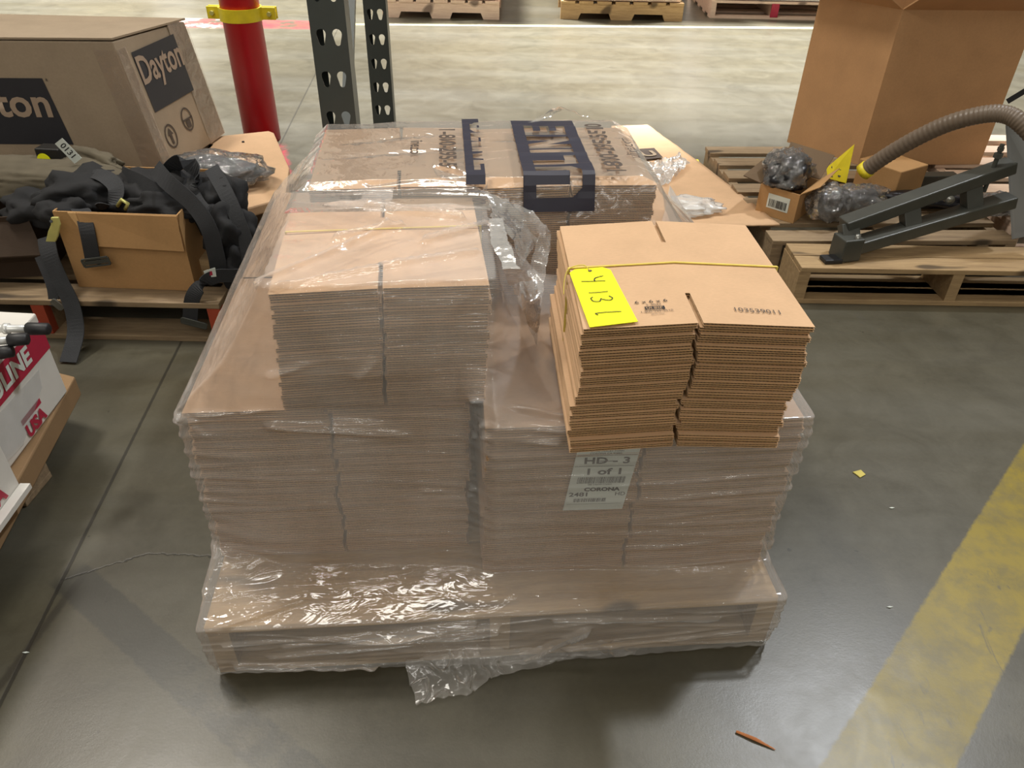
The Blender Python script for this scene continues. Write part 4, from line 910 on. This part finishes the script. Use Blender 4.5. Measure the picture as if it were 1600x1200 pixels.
# ------------------------------------------------------------------ right side
pallet('wooden_skid', 'narrow fresh wooden skid nearest on the right', (.905, 2.185), R(.6), 1.02, .175, MT['wood'], h=.13, nb=2, bw=.085, seed=6, nstr=3)
pallet('wooden_pallet', 'pallet carrying the small open carton and the steel arm on the right', (.868, 2.375), R(3), .845, .93, MT['wood_g'], h=.13, nb=7, bw=.085, seed=7)
pallet('wooden_pallet', 'pallet under the right end of the tall brown box', (1.77, 2.55), R(2), .9, .98, MT['wood_p'], h=.13, nb=7, bw=.085, seed=9)
# tall brown box
foot = [(1.41, 3.113), (1.93, 3.15), (1.73, 3.44), (1.19, 3.38)]
tb, L, T, ctr = carton_box('tall_carton', 'tall plain brown carton standing open on the right pallets', 'carton', foot, .585, MT['card_big'], open_top=True, z=.131, wall=.008)
for i, (dx, dy, dzz) in enumerate(((.03, -.16, .10), (.17, .04, .05), (.02, .16, .08), (-.16, -.02, .10))):
    a, b = L[i] + T, L[(i + 1) % 4] + T
    quad('box_flap', [a, b, b + Vector((dx, dy, dzz)) * .95, a + Vector((dx, dy, dzz))], MT['card_big'], tb, .006)
# leaning sheet with printing, crumpled film on it
sh = [[(0.476,3.929,0.008), (0.449,3.116,0.075), (0.415,2.524,0.125)], [(0.576,3.946,0.008), (0.616,3.076,0.080), (0.626,2.454,0.138)], [(0.666,3.962,0.008), (0.790,3.240,0.075), (0.908,2.463,0.145)]]
shs = patch('cardboard_sheet', sh, 24, 30, MT['card'], None, .003, (3, 3, 3)); tag(shs, 'loose flat cardboard sheet sloping behind the loose carton bundle', 'cardboard')
sm = shs.modifiers.new('thickness', 'SOLIDIFY'); sm.thickness = .005
quad('printed_logo', [(0.528,3.440,0.064), (0.625,3.469,0.062), (0.641,3.312,0.074), (0.543,3.269,0.076)], MT['ink_soft'], shs)
text('U', .11, (0.582,3.357,0.074), Vector((0.626,3.475,0.060)) - Vector((0.529,3.452,0.060)), Vector((0.584,3.472,0.060)) - Vector((0.589,3.299,0.072)), MT['card_box'], shs, 'printed_text', .003)
pa = patch('crumpled_film', [[(0.526,3.112,0.100), (0.546,2.974,0.110), (0.561,2.869,0.115)], [(0.633,3.209,0.100), (0.657,3.107,0.105), (0.663,3.036,0.110)], [(0.704,3.275,0.100), (0.724,3.229,0.100), (0.731,3.176,0.100)]], 40, 30, MT['film_milky'], None, .012, (14, 14, 14), crease=.02); tag(pa, 'crumpled clear film lying on the sloping cardboard sheet', 'plastic film')
pa = blob('crumpled_film', (0, 0, 0), (.10, .06, .022), MT['film_milky'], seed=51, amp=.6, freq=4, sub=4, crump=.5); pa.location = Vector((0.614,2.593,0.155)); tag(pa, 'wad of pale crumpled film at the foot of the sloping cardboard sheet', 'plastic film')
# small open carton
foot = [(.862, 2.612), (.972, 2.515), (1.085, 2.66), (.975, 2.757)]
sb, L, T, ctr = carton_box('small_carton', 'small open brown carton with a barcode label on the right pallet', 'carton', foot, .105, MT['card_warm'], open_top=True, z=.131, wall=.004)
A, B = L[0], L[1]; al = (B - A).normalized(); n_ = al.cross(Vector((0, 0, 1))).normalized(); ln = (B - A).length
def P(u, v, k=1): return A + al * u * ln + Vector((0, 0, v)) + n_ * .001 * k
lbq = quad('barcode_label', [P(.25, .03), P(.80, .03), P(.80, .082), P(.25, .082)], MT['paper'], sb)
mb = MB(); x = .30
while x < .74:
    w2 = rb.choice((.010, .016, .024)); mb.add([P(x, .036, 2), P(x + w2, .036, 2), P(x + w2, .064, 2), P(x, .064, 2)], [(0, 1, 2, 3)]); x += w2 + rb.choice((.010, .016, .02))
mb.build('barcode', MT['ink'], lbq)
quad('box_flap', [L[3] + T, L[0] + T, L[0] + T + Vector((-.07, -.01, .03)), L[3] + T + Vector((-.08, .0, .03))], MT['card_dark'], sb, .003)
quad('box_flap', [L[2] + T, L[3] + T, L[3] + T + Vector((.03, .06, .08)), L[2] + T + Vector((.05, .05, .07))], MT['card_dark'], sb, .003)
quad('box_flap', [L[1] + T, L[2] + T, L[2] + T + Vector((.05, -.02, .05)), L[1] + T + Vector((.05, -.03, .04))], MT['card_warm'], sb, .003)
bp_ = empty('bagged_part', (0.961,2.645,0.270), 0, 'black part in a glossy bag sitting in the small open carton', 'bagged part')
blob('black_part', (0, 0, -.01), (.065, .085, .06), MT['dark_part'], bp_, seed=61, amp=.4, freq=3, rot=-.6, crump=.25)
blob('clear_bag', (0, .01, 0), (.072, .095, .068), MT['bag'], bp_, seed=62, amp=.5, freq=4, rot=-.6, crump=.35)
# yellow perforated plate
def yplate():
    a, b, c, d = [Vector(q) for q in ((1.169,2.800,0.189), (1.226,2.760,0.186), (1.234,2.800,0.319), (1.167,2.830,0.217))]
    r = empty('yellow_plate', (a + b + c + d) / 4, 0, 'yellow perforated plate leaning between the small carton and the hose', 'plate'); m_ = Vector(r.location)
    n_ = (b - a).cross(d - a).normalized(); MB().prism([q - m_ for q in (a, b, c, d)], n_ * .004).build('plate_body', MT['yellow_metal'], r)
    if n_.y > 0: n_ = -n_
    for u in (.25, .6):
        for v in (.2, .45, .7):
            q = a.lerp(b, u).lerp(d.lerp(c, u), v) - m_; t1 = (b - a).normalized(); t2 = n_.cross(t1)
            MB().tube([q - n_ * .005, q + n_ * .0055], .0055, 12).build('hole', MT['ink'], r)
yplate()
# carton holding the hose end
foot = [(1.290, 2.85), (1.395, 2.715), (1.53, 2.80), (1.43, 2.94)]
hb, L, T, ctr = carton_box('hose_carton', 'small brown carton into which the grey hose end plugs', 'carton', foot, .12, MT['card_warm'], z=.131)
hs = empty('ribbed_hose', (1.262,2.700,0.265), 0, 'thick grey-brown ribbed hose arching over the steel arm', 'hose'); hO = Vector(hs.location)
pts = catmull([Vector(q) - hO for q in ((1.264,2.720,0.253), (1.304,2.680,0.322), (1.355,2.620,0.403), (1.412,2.560,0.473), (1.471,2.500,0.521), (1.521,2.460,0.538), (1.560,2.420,0.524), (1.622,2.380,0.467), (1.712,2.360,0.348))], 26)
MB().tube(pts, [.0265 + (.0014 if (i // 2) % 2 else 0) for i in range(len(pts))], 24).build('hose_body', MT['hose'], hs, True)
d = (pts[4] - pts[0]).normalized(); MB().tube([pts[0] - d * .012, pts[0] + d * .012], .031, 24).build('hose_collar', MT['yellow_metal'], hs, True)
rd_ = empty('dark_rod', (1.699,2.750,0.498), 0, 'dark bar crossing at the right edge above the hose', 'bar'); MB().bar(Vector((0, 0, 0)), Vector((1.749,2.700,0.576)) - Vector((1.699,2.750,0.498)), .018, .018).build('bar_body', MT['rubber'], rd_)
# steel arm
ar = empty('folding_linkage', (1.08, 2.25, .131), 0, 'dark grey folding steel arm lying on the right pallets', 'steel arm'); aO = Vector(ar.location)
A0, A1 = Vector((1.051,2.300,0.225)) - aO, Vector((1.584,2.420,0.390)) - aO
B0, B1 = Vector((1.063,2.260,0.164)) - aO, Vector((1.617,2.400,0.282)) - aO
ax = (A1 - A0).normalized(); wv = ax.cross(Vector((0, 0, 1))).normalized() * .032
for nm, p0, p1 in (('upper_bar', A0, A1), ('lower_bar', B0, B1)): MB().bar(p0, p1, .058, .040).build(nm, MT['steel_dark'], ar, bevel=.004)
for t0, t1 in ((.0, .055), (.36, .42), (.73, .79)):
    P8 = []
    MB().bar(A0.lerp(A1, (t0 + t1) / 2), B0.lerp(B1, (t0 + t1) / 2), .038, .056, upv=ax).build('cross_web', MT['steel_dark'], ar, bevel=.003)
MB().tube([A0.lerp(A1, .63) + Vector((0, -.034, -.03)), A0.lerp(A1, .63) + Vector((0, .02, -.03))], .014, 20).build('pivot_pin', MT['steel'], ar, True)
MB().tube([B0 + ax * .02 + Vector((.0, -.02, .01)), B0 + ax * .02 + Vector((.0, -.02, .05))], .008, 16).build('pivot_pin', MT['steel'], ar, True)
MB().box(-.035, -.035, 0, .035, .035, .075, X=Matrix.Translation(B0 + Vector((0, 0, -B0.z + .001))) @ Matrix.Rotation(.25, 4, 'Z')).build('end_block', MT['steel_dark'], ar, bevel=.004)
bq = Vector((1.518,2.400,0.408)) - aO
MB().tube([bq + Vector((0, 0, -.10)), bq + Vector((0, 0, .055))], .007, 14).tube([bq + Vector((0, 0, .012)), bq + Vector((0, 0, .026))], .014, 6).tube([bq + Vector((0, 0, .034)), bq + Vector((0, 0, .046))], .010, 6).build('bolt', MT['steel_dark'], ar)
pl4 = [Vector(q) - aO for q in ((1.675,2.400,0.142), (1.933,2.550,0.112), (1.783,2.620,0.470), (1.541,2.460,0.503))]
MB().prism(pl4, (.008, .004, 0)).build('mounting_plate', MT['plate'], ar, bevel=.001)
o = MB().box(-.03, -.022, 0, .03, .022, .014).build('rubber_pad', MT['rubber'], bevel=.003); o.location = Vector((1.013,2.233,0.131)); o.rotation_euler = (0, 0, R(8)); tag(o, 'small black rubber pad on the skid beside the arm foot', 'pad')
br2 = empty('bagged_roller', (1.127,2.549,0.190), 0, 'round part wrapped in clear bag between the small carton and steel arm', 'bagged part')
MB().tube([(-.05, -.02, 0), (.13, .05, 0)], .042, 28).build('roller', MT['dark_part'], br2, True)
blob('clear_bag', (-.045, -.02, .005), (.062, .06, .07), MT['bag'], br2, seed=71, amp=.4, freq=4, crump=.3)
blob('clear_bag', (.07, .03, .005), (.11, .06, .055), MT['bag'], br2, seed=72, amp=.4, freq=4, rot=.3, crump=.3)
b3 = empty('bagged_part', (1.493,2.651,0.160), 0, 'dark part in a clear bag lying beneath the steel arm', 'bagged part')
blob('dark_part', (0, .03, 0), (.17, .05, .03), MT['dark_part'], b3, seed=81, amp=.4, freq=3, crump=.2)
b4 = empty('bagged_part', (1.720,2.617,0.160), 0, 'crumpled clear bag with a blue-grey part beside the mounting plate', 'bagged part')
blob('grey_part', (0, .02, .0), (.07, .035, .028), MT['grey_part'], b4, seed=83, amp=.4, freq=3, crump=.2)
blob('clear_bag', (.02, .02, .004), (.085, .05, .04), MT['bag'], b4, seed=84, amp=.4, freq=4, crump=.35)
hk_ = blob('black_fitting', (0, 0, 0), (.05, .045, .03), MT['dark_part'], seed=86, amp=.5, freq=3, crump=.3); hk_.location = (1.441,2.837,0.165); tag(hk_, 'lumpy black fitting behind the steel arm beside the hose carton', 'fitting')
dk = MB().box(-.13, -.02, 0, .13, .03, .05).build('steel_bracket', MT['steel_dark'], bevel=.003); dk.location = (1.577,2.885,0.131); dk.rotation_euler = (0, 0, .1); tag(dk, 'dark steel bracket block behind the arm', 'bracket')
y5 = MB().box(-.05, -.10, 0, .0, .05, .02).build('yellow_board', MT['yellow_metal']); y5.location = (0.827,3.393,0.002); tag(y5, 'bit of yellow board on the floor behind the cardboard sheet', 'board')

# ------------------------------------------------------------------ far pallets across the aisle
def far_load(lab, lab2, x0, x1, y, notched, m, mload, zt_, h2=1.1, endp=None):
    wd = x1 - x0; root = empty('wooden_pallet', (x0, y, 0), 0, lab, 'pallet', None); h = .13; 
    if notched:
        def notch(y0):
            P = [(0, 0)]
            for c in (.28, .72): P += [(wd * c - .13, 0), (wd * c - .11, .045), (wd * c + .11, .045), (wd * c + .13, 0)]
            P += [(wd, 0), (wd, h - .018), (0, h - .018)]
            return MB().prism([(a, y0, b) for a, b in P], (0, .04, 0))
        for y0 in (0, .48, .96): notch(y0).build('stringer', m, root)
        nb = 7; bw = .11
        for i in range(nb):
            x = i * (wd - bw) / (nb - 1); MB().box(x, -.005, h - .018, x + bw, 1.0, h).build('deck_board', m, root)
    else:
        for x in (0, wd / 2 - .02, wd - .04): 
            s_ = MB().box(x, 0, .017, x + .04, 1.0, h - .018).build('stringer', m, root)
            if endp and abs(x - wd / 2 + .02) < .01: MB().box(x - .008, -.003, .015, x + .052, .01, h - .016).build('painted_end', endp, s_)
        for z in (0, h - .018):
            for k in range(5): MB().box(0, k * .225, z, wd, k * .225 + .1, z + .017).build('deck_board' if z else 'bottom_board', m, root)
    ld = MB().box(0, 0, 0, wd - .03, .98, h2).build('wrapped_load', mload, bevel=.02); ld.location = (x0 + .01, y + .01, zt_); tag(ld, lab2, 'wrapped goods')
far_load('notched pallet in the far aisle behind the rack upright', 'pale wrapped load on the far pallet behind the rack upright', -1.07, -.16, 6.52, True, MT['wood_p'], MT['load_tan'], .131)
far_load('notched pallet in the middle of the far aisle', 'tan wrapped load on the middle far pallet', .32, 1.28, 6.60, True, MT['wood_y'], MT['load_tan'], .131)
far_load('far pallet with a red stringer end, left of the tall brown carton', 'silvery wrapped load on the far pallet beside the tall carton', 1.53, 2.55, 6.76, False, MT['wood_p'], MT['load'], .131, endp=MT['red_print'])
far_load('far pallet behind the red floor band at the upper left', 'wrapped load beyond the red floor band', -4.4, -3.3, 7.6, True, MT['wood_p'], MT['load'], .131)
